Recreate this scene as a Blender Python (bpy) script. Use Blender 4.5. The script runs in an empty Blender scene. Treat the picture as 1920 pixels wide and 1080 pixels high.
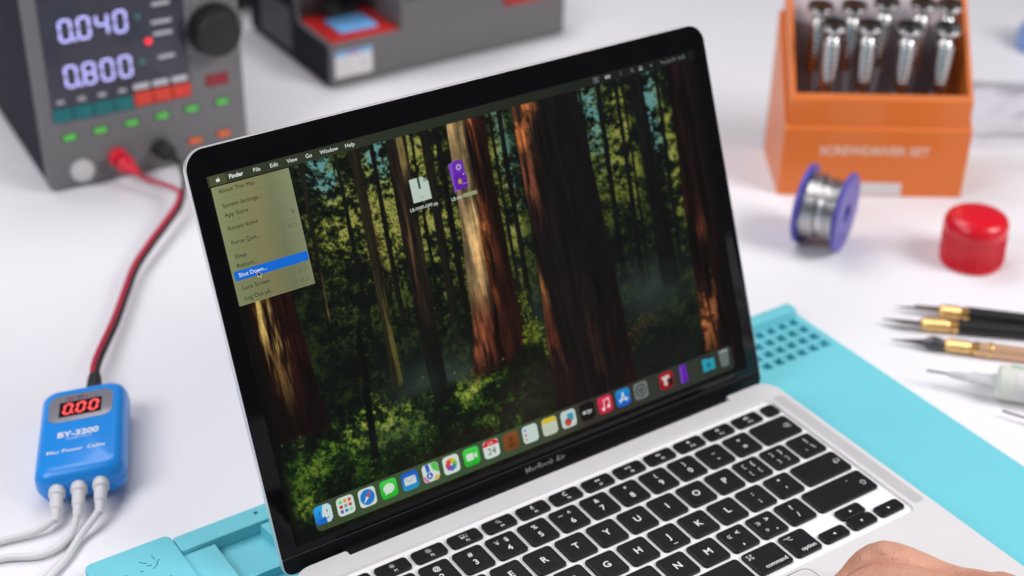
import bpy, math, random
import numpy as np
from mathutils import Matrix, Vector
random.seed(7); RNG = np.random.default_rng(11)
S = 0.001                                   # everything below is written in millimetres
SC = bpy.context.scene; COL = SC.collection
R = math.radians

# ------------------------------------------------------------------ camera
cam = bpy.data.cameras.new('camera'); camo = bpy.data.objects.new('camera', cam); COL.objects.link(camo)
right = Vector((0.8325061, -0.55368347, 0.01918889)); down = Vector((-0.27713734, -0.44618859, -0.85094691)); fwd = Vector((0.4797171, 0.70310053, -0.52490109))
m3 = Matrix((right, -down, -fwd)).transposed()
camo.matrix_world = Matrix.Translation(Vector((-379.77, -479.68, 521.45)) * S) @ m3.to_4x4()
cam.sensor_width = 36; cam.lens = 36 * 2901.6 / 1920; cam.clip_start = 0.02; cam.clip_end = 50
cam.dof.use_dof = True; cam.dof.focus_distance = 0.724; cam.dof.aperture_fstop = 5.4; cam.dof.aperture_blades = 0
SC.camera = camo
# ------------------------------------------------------------------ light
w = bpy.data.worlds.new('World'); SC.world = w; w.use_nodes = True
w.node_tree.nodes['Background'].inputs[0].default_value = (0.93, 0.93, 1.0, 1); w.node_tree.nodes['Background'].inputs[1].default_value = 0.10
def area(name, loc, tgt, size, power, col=(1, 1, 1)):
    l = bpy.data.lights.new(name, 'AREA'); l.shape = 'RECTANGLE'; l.size = size[0]; l.size_y = size[1]; l.energy = power; l.color = col
    o = bpy.data.objects.new(name, l); COL.objects.link(o); o.location = loc
    o.rotation_euler = (Vector(tgt) - Vector(loc)).to_track_quat('-Z', 'Y').to_euler(); return o
area('key_softbox', (0.85, -0.75, 1.0), (0.1, 0.1, 0), (0.7, 0.7), 17.2, (1.0, 0.985, 0.98))
area('overhead_softbox', (0.05, 0.85, 1.3), (0.05, 0.2, 0), (1.1, 0.6), 9.8, (1.0, 0.98, 1.0))
area('left_softbox', (-1.0, 0.15, 1.0), (-0.1, 0.2, 0), (0.7, 0.7), 9.6, (0.95, 0.95, 1.0))
SC.view_settings.view_transform = 'Standard'; SC.view_settings.look = 'None'; SC.view_settings.exposure = 0.0; SC.view_settings.gamma = 1.0
SC.render.engine = 'CYCLES'

# ------------------------------------------------------------------ materials
def lin(c):
    c = np.asarray(c, float) / 255.0
    return np.where(c <= 0.04045, c / 12.92, ((c + 0.055) / 1.055) ** 2.4)
def L4(r, g, b): v = lin((r, g, b)); return (float(v[0]), float(v[1]), float(v[2]), 1.0)
def mat(name, col, rough=0.5, metal=0.0, var=0.06, scale=60.0, bump=0.0, bscale=900.0, rvar=0.06, emit=None, es=1.0, coat=0.0, spec=0.5, trans=0.0, ior=1.45, sss=0.0, alpha=1.0):
    m = bpy.data.materials.new(name); m.use_nodes = True; nt = m.node_tree; N = nt.nodes; K = nt.links
    b = N['Principled BSDF']; b.inputs['Metallic'].default_value = metal
    tc = N.new('ShaderNodeTexCoord'); nz = N.new('ShaderNodeTexNoise'); nz.inputs['Scale'].default_value = scale; nz.inputs['Detail'].default_value = 5
    K.new(tc.outputs['Object'], nz.inputs['Vector'])
    mx = N.new('ShaderNodeMix'); mx.data_type = 'RGBA'; c = np.array(col[:3])
    mx.inputs[6].default_value = (*(c * (1 - var)), 1); mx.inputs[7].default_value = (*np.minimum(c * (1 + var), 1), 1)
    K.new(nz.outputs['Fac'], mx.inputs[0]); K.new(mx.outputs[2], b.inputs['Base Color'])
    mr = N.new('ShaderNodeMapRange'); mr.inputs[3].default_value = max(rough - rvar, 0.01); mr.inputs[4].default_value = rough + rvar
    K.new(nz.outputs['Fac'], mr.inputs[0]); K.new(mr.outputs[0], b.inputs['Roughness'])
    b.inputs['Coat Weight'].default_value = coat; b.inputs['Coat Roughness'].default_value = 0.08; b.inputs['Specular IOR Level'].default_value = spec
    b.inputs['Transmission Weight'].default_value = trans; b.inputs['IOR'].default_value = ior; b.inputs['Alpha'].default_value = alpha
    if sss: b.inputs['Subsurface Weight'].default_value = sss; b.inputs['Subsurface Radius'].default_value = (0.008, 0.003, 0.0015)
    if emit is not None: b.inputs['Emission Color'].default_value = (*emit[:3], 1); b.inputs['Emission Strength'].default_value = es
    if bump:
        n2 = N.new('ShaderNodeTexNoise'); n2.inputs['Scale'].default_value = bscale; n2.inputs['Detail'].default_value = 3
        K.new(tc.outputs['Object'], n2.inputs['Vector']); bp = N.new('ShaderNodeBump'); bp.inputs['Strength'].default_value = bump; bp.inputs['Distance'].default_value = 0.0004
        K.new(n2.outputs['Fac'], bp.inputs['Height']); K.new(bp.outputs['Normal'], b.inputs['Normal'])
    return m
M = {}
M['table'] = mat('white_table', (0.845, 0.83, 0.865), 0.42, var=0.025, scale=9, bump=0.05, bscale=400, spec=0.35)
M['alu'] = mat('silver_aluminium', (0.83, 0.815, 0.825), 0.45, 0.22, var=0.02, scale=40, bump=0.06, bscale=2600)
M['alu_edge'] = mat('polished_edge', (0.86, 0.85, 0.86), 0.38, 0.7, var=0.02)
M['glass'] = mat('black_glass', (0.004, 0.004, 0.005), 0.07, var=0.2, rvar=0.02, spec=0.2)
M['hinge'] = mat('black_plastic', (0.006, 0.006, 0.007), 0.35, var=0.1, spec=0.2)
M['alu_floor'] = mat('bright_keyboard_well', (0.93, 0.92, 0.94), 0.4, var=0.015)
M['gap'] = mat('dark_gap', (0.03, 0.03, 0.032), 0.6)
M['key'] = mat('black_keycap', (0.0105, 0.010, 0.012), 0.42, spec=0.3, var=0.14, scale=110, bump=0.05, bscale=3000)
M['legend'] = mat('white_legend', (0.80, 0.80, 0.82), 0.5, var=0.02)
M['legend_dim'] = mat('grey_print', (0.26, 0.26, 0.27), 0.5, var=0.02)
M['teal'] = mat('turquoise_silicone', (0.175, 0.60, 0.69), 0.55, var=0.03, scale=25, bump=0.07, bscale=700, spec=0.3)
M['teal_line'] = mat('engraved_teal', (0.015, 0.13, 0.18), 0.7)
M['psu'] = mat('grey_front', (0.16, 0.155, 0.16), 0.5, var=0.04, bump=0.08, bscale=1200)
M['psu_side'] = mat('dark_blue_grey_case', (0.018, 0.018, 0.030), 0.65, spec=0.2, var=0.06, bump=0.1, bscale=1000)
M['lcd'] = mat('dark_lcd', (0.045, 0.042, 0.06), 0.18, var=0.05)
M['digit'] = mat('lavender_digit', (0.5, 0.5, 0.9), 0.5, emit=lin((176, 172, 250)), es=0.85)
M['teal_btn'] = mat('teal_button', (0.006, 0.15, 0.16), 0.4)
M['red_btn'] = mat('red_button', (0.66, 0.05, 0.028), 0.4)
M['green_btn'] = mat('green_lit_button', (0.10, 0.42, 0.08), 0.4, emit=lin((90, 200, 80)), es=0.25)
M['orange_btn'] = mat('orange_lit_button', (0.6, 0.13, 0.03), 0.4, emit=lin((240, 90, 40)), es=0.25)
M['black'] = mat('matt_black', (0.012, 0.012, 0.013), 0.5, var=0.1, bump=0.06)
M['black_soft'] = mat('black_rubber', (0.02, 0.02, 0.022), 0.55, var=0.1)
M['white_btn'] = mat('pale_push_button', (0.55, 0.54, 0.55), 0.45)
M['led_red'] = mat('red_led', (0.8, 0.03, 0.04), 0.3, emit=lin((255, 40, 70)), es=0.9)
M['led_dim'] = mat('dim_red_window', (0.16, 0.012, 0.016), 0.2, emit=lin((200, 30, 50)), es=0.10)
M['dot_teal'] = mat('teal_print', (0.06, 0.27, 0.26), 0.5)
M['grey_print'] = mat('pale_grey_print', (0.55, 0.55, 0.58), 0.6)
M['red_plug'] = mat('red_plug_plastic', (0.72, 0.018, 0.045), 0.35, var=0.05)
M['red_wire'] = mat('crimson_wire', (0.50, 0.02, 0.06), 0.4, var=0.06)
M['blue'] = mat('glossy_blue_plastic', (0.016, 0.30, 0.88), 0.3, var=0.04, scale=20, coat=0.12, rvar=0.04)
M['plate'] = mat('grey_faceplate', (0.30, 0.29, 0.33), 0.35, 0.3, var=0.05)
M['window'] = mat('dark_red_window', (0.02, 0.004, 0.006), 0.15)
M['led7'] = mat('red_segment', (0.9, 0.08, 0.08), 0.4, emit=lin((255, 84, 84)), es=0.95)
M['wcable'] = mat('white_cable', (0.74, 0.735, 0.75), 0.42, var=0.03)
M['red_print'] = mat('red_print', (0.45, 0.03, 0.05), 0.5)
M['white_print'] = mat('white_print', (0.85, 0.87, 0.92), 0.5, var=0.02)
M['orange'] = mat('orange_card', (0.76, 0.18, 0.024), 0.45, var=0.05, scale=30, bump=0.1, bscale=1500, coat=0.35)
M['orange_print'] = mat('pale_print', (0.80, 0.56, 0.44), 0.5)
M['orange_foil'] = mat('golden_orange_print', (0.72, 0.25, 0.05), 0.4)
M['label'] = mat('white_label', (0.72, 0.70, 0.70), 0.5)
M['foam'] = mat('grey_foam', (0.34, 0.31, 0.345), 0.75, bump=0.2, bscale=600)
M['paper'] = mat('white_paper', (0.80, 0.74, 0.78), 0.6)
M['chrome'] = mat('chrome', (0.72, 0.71, 0.71), 0.16, 1.0, var=0.05, rvar=0.05)
M['chrome_dark'] = mat('dark_cap', (0.06, 0.065, 0.065), 0.3, 0.9, var=0.1)
M['solder'] = mat('tin_wire', (0.62, 0.61, 0.60), 0.26, 1.0, var=0.08)
M['spool'] = mat('violet_blue_plastic', (0.095, 0.085, 0.42), 0.36, var=0.05)
M['cap'] = mat('red_cap_plastic', (0.70, 0.008, 0.022), 0.27, var=0.04, coat=0.2)
M['gold'] = mat('brass', (0.80, 0.53, 0.22), 0.33, 1.0, var=0.06)
M['copper'] = mat('rose_gold', (0.84, 0.50, 0.32), 0.32, 0.5, var=0.05)
M['steel'] = mat('dark_steel', (0.12, 0.115, 0.125), 0.42, 0.8, var=0.1)
M['bright_steel'] = mat('bright_steel', (0.62, 0.6, 0.62), 0.25, 1.0)
M['clear'] = mat('milky_plastic', (0.86, 0.88, 0.80), 0.25, var=0.02, trans=0.25)
M['clearneedle'] = mat('clear_plastic', (0.93, 0.93, 0.95), 0.2, var=0.01, trans=0.45)
M['green_print'] = mat('green_print', (0.06, 0.45, 0.16), 0.5)
M['station'] = mat('warm_grey_case', (0.145, 0.14, 0.145), 0.5, var=0.04, bump=0.08, bscale=1200)
M['red_tray'] = mat('red_tray', (0.50, 0.018, 0.016), 0.4)
M['sponge'] = mat('blue_sponge', (0.16, 0.42, 0.80), 0.85, var=0.12, scale=300, bump=0.6, bscale=900)
M['skin'] = mat('skin', (0.55, 0.285, 0.205), 0.5, var=0.2, scale=60, bump=0.5, bscale=700, sss=0.15)
def skin_extra(m):
    nt = m.node_tree; N = nt.nodes; K = nt.links; b = N['Principled BSDF']; tc = N['Texture Coordinate']; old = b.inputs['Normal'].links[0].from_socket
    v = N.new('ShaderNodeTexVoronoi'); v.inputs['Scale'].default_value = 420; v.feature = 'DISTANCE_TO_EDGE'; K.new(tc.outputs['Object'], v.inputs['Vector'])
    n = N.new('ShaderNodeTexNoise'); n.inputs['Scale'].default_value = 130; n.inputs['Detail'].default_value = 6; n.inputs['Distortion'].default_value = 1.5; K.new(tc.outputs['Object'], n.inputs['Vector'])
    b1 = N.new('ShaderNodeBump'); b1.inputs['Strength'].default_value = 0.35; b1.inputs['Distance'].default_value = 0.0006; K.new(v.outputs['Distance'], b1.inputs['Height']); K.new(old, b1.inputs['Normal'])
    b2 = N.new('ShaderNodeBump'); b2.inputs['Strength'].default_value = 0.6; b2.inputs['Distance'].default_value = 0.0022; K.new(n.outputs['Fac'], b2.inputs['Height']); K.new(b1.outputs['Normal'], b2.inputs['Normal']); K.new(b2.outputs['Normal'], b.inputs['Normal'])
    n3 = N.new('ShaderNodeTexNoise'); n3.inputs['Scale'].default_value = 34; n3.inputs['Detail'].default_value = 4; K.new(tc.outputs['Object'], n3.inputs['Vector'])
    r = N.new('ShaderNodeValToRGB'); e = r.color_ramp.elements; e[0].position = .36; e[0].color = (0.52, 0.225, 0.15, 1); e[1].position = .66; e[1].color = (0.68, 0.36, 0.25, 1); K.new(n3.outputs['Fac'], r.inputs[0]); K.new(r.outputs[0], b.inputs['Base Color'])
skin_extra(M['skin'])
M['nail'] = mat('nail', (0.68, 0.38, 0.30), 0.3)
M['sky_blue_print'] = mat('sky_blue_print', (0.10, 0.42, 0.72), 0.5)
M['violet_print'] = mat('violet_print', (0.22, 0.18, 0.5), 0.5)
M['pale_sticker'] = mat('pale_grey_sticker', (0.10, 0.10, 0.12), 0.5)
M['paleblue'] = mat('pale_blue_plastic', (0.22, 0.34, 0.66), 0.35)
def speaker_mat():
    m = mat('perforated_aluminium', (0.74, 0.725, 0.73), 0.45, 0.5, var=0.02); nt = m.node_tree; N = nt.nodes; K = nt.links
    v = N.new('ShaderNodeTexVoronoi'); v.inputs['Scale'].default_value = 900; v.inputs['Randomness'].default_value = 0.05
    tc = N.new('ShaderNodeTexCoord'); K.new(tc.outputs['Object'], v.inputs['Vector'])
    r = N.new('ShaderNodeValToRGB'); r.color_ramp.elements[0].position = 0.2; r.color_ramp.elements[0].color = (0.66, 0.65, 0.66, 1); r.color_ramp.elements[1].position = 0.32; r.color_ramp.elements[1].color = (0.80, 0.785, 0.795, 1)
    K.new(v.outputs['Distance'], r.inputs[0]); K.new(r.outputs[0], N['Principled BSDF'].inputs['Base Color']); return m
M['grille'] = speaker_mat()
def screen_mat():
    m = bpy.data.materials.new('screen_light'); m.use_nodes = True; nt = m.node_tree; b = nt.nodes['Principled BSDF']
    b.inputs['Base Color'].default_value = (0.003, 0.003, 0.003, 1); b.inputs['Roughness'].default_value = 0.12; b.inputs['Specular IOR Level'].default_value = 0.2
    a = nt.nodes.new('ShaderNodeAttribute'); a.attribute_name = 'Col'; nt.links.new(a.outputs['Color'], b.inputs['Emission Color']); b.inputs['Emission Strength'].default_value = 0.92
    return m
M['screen'] = screen_mat()

# ------------------------------------------------------------------ mesh helpers (mm)
def rrect(x0, x1, y0, y1, r, n=6):
    r = max(min(r, (x1 - x0) / 2 - 1e-3, (y1 - y0) / 2 - 1e-3), 1e-3); out = []
    for cx, cy, a0 in ((x1 - r, y1 - r, 0), (x0 + r, y1 - r, 90), (x0 + r, y0 + r, 180), (x1 - r, y0 + r, 270)):
        for i in range(n + 1):
            a = R(a0 + 90 * i / n); out.append((cx + r * math.cos(a), cy + r * math.sin(a)))
    return out
def frame_at(d):
    d = Vector(d).normalized(); u = d.cross(Vector((0, 0, 1)))
    if u.length < 1e-3: u = Vector((1, 0, 0))
    u.normalize(); return u, u.cross(d).normalized() * -1
def smooth(pts, n=8):
    P = [Vector(p) for p in pts]; P = [2 * P[0] - P[1]] + P + [2 * P[-1] - P[-2]]; out = []
    for i in range(1, len(P) - 2):
        for k in range(n):
            t = k / n; a, b, c, d = P[i - 1], P[i], P[i + 1], P[i + 2]
            out.append(0.5 * ((2 * b) + (c - a) * t + (2 * a - 5 * b + 4 * c - d) * t * t + (3 * b - a - 3 * c + d) * t ** 3))
    out.append(P[-2]); return out
class MB:
    def __init__(s, X=None): s.v = []; s.f = []; s.m = []; s.X = X or Matrix()
    def add(s, vs, fs, mi=0):
        o = len(s.v); s.v += [tuple(s.X @ Vector(p)) for p in vs]
        for f in fs: s.f.append([i + o for i in f]); s.m.append(mi)
        return s
    def loft(s, loops, mi=0, cap0=True, cap1=True, capmi=None):
        n = len(loops[0]); vs = [p for l in loops for p in l]; fs = []
        for k in range(len(loops) - 1):
            for i in range(n):
                j = (i + 1) % n; fs.append([k * n + i, k * n + j, (k + 1) * n + j, (k + 1) * n + i])
        s.add(vs, fs, mi); o = len(s.v) - len(vs); cm = mi if capmi is None else capmi
        if cap0: s.f.append([o + i for i in range(n)][::-1]); s.m.append(mi)
        if cap1: s.f.append([o + (len(loops) - 1) * n + i for i in range(n)]); s.m.append(cm)
        return s
    def rbox(s, x0, x1, y0, y1, z0, z1, r=1.0, b=0.4, mi=0, n=4, bot=0.0):
        "rounded plan box, top edge bevelled by b"
        L = lambda i, z: [(x, y, z) for x, y in rrect(x0 + i, x1 - i, y0 + i, y1 - i, r - i if r > i else 0.05, n)]
        loops = [L(bot, z0)] + ([L(0, z0 + bot)] if bot else [])
        if b: loops += [L(0, z1 - b), L(b * 0.29, z1 - b * 0.29), L(b, z1)]
        else: loops += [L(0, z1)]
        return s.loft(loops, mi)
    def box(s, x0, x1, y0, y1, z0, z1, mi=0):
        return s.loft([[(x0, y0, z0), (x1, y0, z0), (x1, y1, z0), (x0, y1, z0)], [(x0, y0, z1), (x1, y0, z1), (x1, y1, z1), (x0, y1, z1)]], mi)
    def tube(s, pts, rad, n=12, mi=0):
        P = [Vector(p) for p in pts]; rs = rad if hasattr(rad, '__len__') else [rad] * len(P); loops = []
        d0 = (P[1] - P[0]).normalized(); u, v = frame_at(d0)
        for i, p in enumerate(P):
            d = (P[min(i + 1, len(P) - 1)] - P[max(i - 1, 0)]).normalized(); u = (u - d * u.dot(d)).normalized(); v = d.cross(u)
            loops.append([tuple(p + (u * math.cos(2 * math.pi * k / n) + v * math.sin(2 * math.pi * k / n)) * rs[i]) for k in range(n)])
        return s.loft(loops, mi)
    def lathe(s, c, axis, prof, n=32, mi=0, mis=None):
        "prof: list of (distance along axis, radius)"
        c = Vector(c); d = Vector(axis).normalized(); u, v = frame_at(d); v = d.cross(u)
        loops = [[tuple(c + d * h + (u * math.cos(2 * math.pi * k / n) + v * math.sin(2 * math.pi * k / n)) * max(r, 0.01)) for k in range(n)] for h, r in prof]
        return s.loft(loops, mi)
    def prism(s, poly, z0, z1, mi=0):
        return s.loft([[(x, y, z0) for x, y in poly], [(x, y, z1) for x, y in poly]], mi)
    def text(s, body, x, y, z, size, mi=0, align='CENTER', off=0.0, sx=1.0, th=0.0):
        tv, tf = text_mesh(body, align, off); s.add([(x + a * size * sx, y + b * size, z) for a, b in tv], tf, mi); return s
    def seg7(s, ch, x, y, z, w, h, t, mi=0, slant=0.12):
        A = {'0': 'abcdef', '8': 'abcdefg', '4': 'bcfg', '.': ''}[ch]; g = t * 0.12; q = t / 2; hh = h / 2
        H = lambda cy: [(q + g, cy), (t + g, cy + q), (w - t - g, cy + q), (w - q - g, cy), (w - t - g, cy - q), (t + g, cy - q)]
        V = lambda cx, y0, y1: [(cx, y0 + g), (cx + q, y0 + q + g), (cx + q, y1 - q - g), (cx, y1 - g), (cx - q, y1 - q - g), (cx - q, y0 + q + g)]
        segs = {'a': H(h - q), 'g': H(hh), 'd': H(q), 'b': V(w - q, hh, h - q), 'c': V(w - q, q, hh), 'e': V(q, q, hh), 'f': V(q, hh, h - q)}
        for k in A: s.add([(x + a + b * slant, y + b, z) for a, b in segs[k]], [list(range(6))], mi)
        return s
    def build(s, name, mats, parent=None, sharp=32, loc=None):
        me = bpy.data.meshes.new(name); o0 = Vector(loc) if loc is not None else Vector((0, 0, 0))
        me.from_pydata([tuple((Vector(p) - o0) * S) for p in s.v], [], s.f)
        mats = mats if isinstance(mats, (list, tuple)) else [mats]
        for mm in mats: me.materials.append(M[mm] if isinstance(mm, str) else mm)
        if len(mats) > 1: me.polygons.foreach_set('material_index', s.m)
        me.validate(); me.shade_smooth(); me.set_sharp_from_angle(angle=R(sharp)); me.update()
        o = bpy.data.objects.new(name, me); COL.objects.link(o); o.location = o0 * S
        if parent: o.parent = parent
        return o
TCACHE = {}
def text_mesh(body, align='CENTER', off=0.0):
    k = (body, align, off)
    if k not in TCACHE:
        c = bpy.data.curves.new('t', 'FONT'); c.body = body; c.align_x = align; c.align_y = 'CENTER'; c.offset = off; c.resolution_u = 3
        o = bpy.data.objects.new('t', c); COL.objects.link(o); bpy.context.view_layer.update(); dg = bpy.context.evaluated_depsgraph_get()
        m = bpy.data.meshes.new_from_object(o.evaluated_get(dg)); TCACHE[k] = ([(v.co.x, v.co.y) for v in m.vertices], [list(p.vertices) for p in m.polygons])
        bpy.data.objects.remove(o); bpy.data.curves.remove(c); bpy.data.meshes.remove(m)
    return TCACHE[k]
def empty(name, loc, label, cat, group=None):
    o = bpy.data.objects.new(name, None); COL.objects.link(o); o.location = Vector(loc) * S; o.empty_display_size = 0.02
    tag(o, label, cat, group); return o
def tag(o, label, cat=None, group=None):
    o['label'] = label
    if cat: o['category'] = cat
    if group: o['group'] = group
    return o
class Thing:
    "an Empty at loc with rotation; parts are built in local mm"
    def __init__(s, name, loc, rz, label, cat, group=None):
        s.e = empty(name, loc, label, cat, group); s.e.rotation_euler = (0, 0, R(rz))
    def part(s, name, mb, mats, parent=None, sharp=32, label=None):
        o = mb.build(name, mats, parent or s.e, sharp)
        if label: o['label'] = label
        return o

# ================================================================== table
t = MB().rbox(-900, 1300, -600, 1500, -30, 0, 8, 2).build('table_top', 'table'); t['kind'] = 'structure'

# ================================================================== silicone mat
mt = Thing('repair_mat', (0, 0, 0), 0, 'turquoise silicone repair mat under the open laptop', 'mat')
HX = [172.2 + 9.2 * i for i in range(6)]; HY_ = [60.2 + 9.2 * i for i in range(4)]; hs = 3.45
def hfield(xs, ys, hfun):
    b = MB(); nx = len(xs) - 1; ny = len(ys) - 1; H = [[hfun((xs[i] + xs[i + 1]) / 2, (ys[j] + ys[j + 1]) / 2) for j in range(ny)] for i in range(nx)]
    g = lambda i, j: H[i][j] if 0 <= i < nx and 0 <= j < ny else 0.0
    for i in range(nx):
        for j in range(ny):
            h = H[i][j]; x0, x1, y0, y1 = xs[i], xs[i + 1], ys[j], ys[j + 1]
            b.add([(x0, y0, h), (x1, y0, h), (x1, y1, h), (x0, y1, h)], [[0, 1, 2, 3]])
            for di, dj, p, q in ((1, 0, (x1, y0), (x1, y1)), (-1, 0, (x0, y1), (x0, y0)), (0, 1, (x1, y1), (x0, y1)), (0, -1, (x0, y0), (x1, y0))):
                k = g(i + di, j + dj)
                if k < h: b.add([(*p, k), (*q, k), (*q, h), (*p, h)], [[0, 1, 2, 3]])
    return b
xs = [-231, -186.5, -169, -141, -138.5, 0, 165]; ys = [-205, 20, 40, 54, 56.2]
for x in HX: xs += [x - hs, x + hs]
for y in HY_: ys += [y - hs, y + hs]
xs += [227]; ys += [86.5, 93.5, 99]
xs = sorted(set(xs)); ys = sorted(set(ys))
def hf(x, y):
    if x > 166 and any(abs(x - a) < hs for a in HX) and any(abs(y - a) < hs for a in HY_): return 0.5
    if -186.5 < x < -169 and 20 < y < 86.5: return 6.6
    if -169 < x < -141 and 56.2 < y < 86.5: return 1.6
    if -169 < x < -141 and 20 < y < 54: return 1.6
    if -186.5 < x < -138.5 and 20 < y < 86.5: return 7.0
    return 4.0
mt.part('mat_sheet', hfield(xs, ys, hf), 'teal', sharp=20)
lp = MB().rbox(-231, -186.6, 30, 101.5, 0.3, 10.2, 4, 0.9)
blk = mt.part('corner_block', lp, 'teal')
# engraved marks on the block
eg = MB()
for pts in ([(-214, 81), (-211, 79.5), (-208.5, 77)], [(-205, 85), (-202.5, 84.2)], [(-207, 89.5), (-205.4, 87.6), (-204, 86.8)], [(-203, 81.5), (-200.5, 83), (-198.8, 85.8), (-197.6, 86)], [(-200.3, 90.5), (-199.6, 87.6)], [(-197.8, 72.5), (-196.6, 69)], [(-209, 83), (-207.5, 82)], [(-216, 84), (-215.2, 81)], [(-212, 72), (-208, 70.5), (-204, 70.8), (-200.5, 73)]):
    eg.tube(smooth([(x, y, 10.2) for x, y in pts], 4), 0.22, 5)
mt.part('engraved_drawing', eg, 'teal_line', blk)
st = MB().rbox(-186, -100, 87, 99, 0.4, 9.0, 1.5, 0.6)
stp = mt.part('rim_strip', st, 'teal')
mt.part('screw_hole', MB().lathe((-142.7, 94.3, 9.02), (0, 0, 1), [(0, 1.15), (0.05, 1.15)], 14), 'teal_line', stp)
mt.part('rim_strip', MB().rbox(150, 227, 93.2, 102.5, 0.4, 8.2, 2.0, 1.2), 'teal')
mt.part('tray_post', MB().loft([[(-144.5, 86.4, 1.7), (-138.5, 86.4, 1.7), (-138.5, 56, 1.7), (-140.8, 56, 1.7)], [(-144.0, 86.4, 7.4), (-138.5, 86.4, 7.4), (-138.5, 56, 7.4), (-140.3, 56, 7.4)]]), 'teal')

# ================================================================== laptop
LT = Thing('laptop', (0, 0, 0), 0, 'open silver laptop with a forest picture and apple menu on its screen', 'laptop')
KX = 19.05; DECK = 15.3; KT = 15.1; FL = 13.6
def ol(i, z):
    "outline of the base, inset by i, with the hinge notch at the back; starts at the right-hand cut"
    o = [(152.05 - i, -30)]
    arc_ = lambda cx, cy, r, a0: [(cx + r * math.cos(R(a0 + 90 * k / 6)), cy + r * math.sin(R(a0 + 90 * k / 6))) for k in range(7)]
    o += arc_(152.05 - 11, 38.3 - 11, 11 - min(i, 9), 0) if i < 9 else [(152.05 - i - .01 * k, 38.3 - i) for k in range(7)]
    o += [(121.6, 38.3 - i), (120.6 + i * .3, 37.3 - i), (120.6 + i * .3, 34.6 - i), (-120.6 - i * .3, 34.6 - i), (-120.6 - i * .3, 37.3 - i), (-121.6, 38.3 - i)]
    o += arc_(-152.05 + 11, 38.3 - 11, 11 - min(i, 9), 90) if i < 9 else [(-152.05 + i + .01 * k, 38.3 - i) for k in range(7)][::-1]
    o += [(-152.05 + i, -30)] + arc_(-152.05 + 11, -168 + 11, max(11 - i, .6), 180) + arc_(152.05 - 11, -168 + 11, max(11 - i, .6), 270)
    return [(x, y, z) for x, y in o]
def wl(i, z):
    o = [(140 - i, -30)]; q = rrect(-140 + i, 140 - i, -89.6 + i, 24.6 - i, 4.2, 6)
    return [(x, y, z) for x, y in o + q[:14] + [(-140 + i, -30)] + q[14:]]
lb = MB()
lb.loft([ol(8, 4.6), ol(4, 6.5), ol(0.6, 12.0), ol(0, 14.0), ol(0.05, 14.9), ol(0.45, DECK)], cap1=False)
oo, ww = ol(0.45, DECK), wl(0, DECK); ci = 1 + 7 + 6 + 7
lb.add(oo[:ci + 1] + ww[:16][::-1], [list(range(ci + 1 + 16))]); lb.add(oo[ci:] + [oo[0], ww[0]] + ww[15:][::-1], [list(range(len(oo) - ci + 2 + len(ww) - 15))])
lb.loft([wl(0, DECK), wl(0.25, DECK - 0.12), wl(0.9, FL)], cap0=False, cap1=True)
base = LT.part('base', lb, 'alu', sharp=25)
for sx in (-1, 1):
    g = MB(); x0, x1 = sorted((sx * 141.6, sx * 149.0)); g.rbox(x0, x1, -86, 23, DECK - 0.3, DECK + 0.03, 2.5, 0); LT.part('speaker_grille', g, 'grille', base)
for x, y in ((-125, -150), (125, -150), (-125, 15), (125, 15)): LT.part('foot', MB().lathe((x, y, 4.0), (0, 0, 1), [(0, 6), (2.5, 6.5)], 16), 'hinge', base)
tp = LT.part('trackpad_gap', MB().rbox(-59.4, 62.4, -164.9, -91.2, DECK - 0.5, DECK + 0.02, 5.2, 0), 'gap', base)
LT.part('trackpad', MB().rbox(-59, 62, -164.5, -91.6, DECK - 0.5, DECK + 0.05, 4.8, 0), 'alu', base)
# ---- keys
kb = LT.part('keyboard', MB().rbox(-139.0, 139.0, -88.6, 23.6, FL - 0.4, FL + 0.02, 3.4, 0), 'alu_floor')
def rowy(r): return {0: 15.4, 1: 0.0, 2: -19.05, 3: -38.1, 4: -57.15, 5: -76.2}[r]
def key(cx, cy, w, h, legends=(), top=KT):
    b = MB(); r = 2.1; x0, x1, y0, y1 = cx - w / 2, cx + w / 2, cy - h / 2, cy + h / 2
    Lp = lambda i, z: [(x, y, z) for x, y in rrect(x0 + i, x1 - i, y0 + i, y1 - i, max(r - i, 0.4), 4)]
    b.loft([Lp(0.0, FL + 0.15), Lp(0.0, top - 0.32), Lp(0.12, top - 0.12), Lp(0.4, top), Lp(1.6, top - 0.05)])
    for g in legends:
        if g[0] == 'T': _, s_, dx, dy, sz, al, off = g; b.text(s_, cx + dx, cy + dy, top - 0.005, sz, 1, al, off)
        elif g[0] == 'P':
            b.add([(cx + px, cy + py, top - 0.005) for px, py in g[1]], [list(range(len(g[1])))], 1)
        elif g[0] == 'L':
            b.tube([(cx + px, cy + py, top - 0.05) for px, py in g[1]], g[2], 5, 1)
    return LT.part('key', b, ['key', 'legend'], kb, sharp=40)
def T(s, dx=0, dy=0, sz=5.2, al='CENTER', off=0.022): return ('T', s, dx, dy, sz, al, off)
KW = 16.6; X0 = -138.1
def ku(u0, wu, row, leg=(), h=KW): key(X0 + (u0 + wu / 2) * KX, rowy(row), wu * KX - (KX - KW), h, leg)
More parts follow.
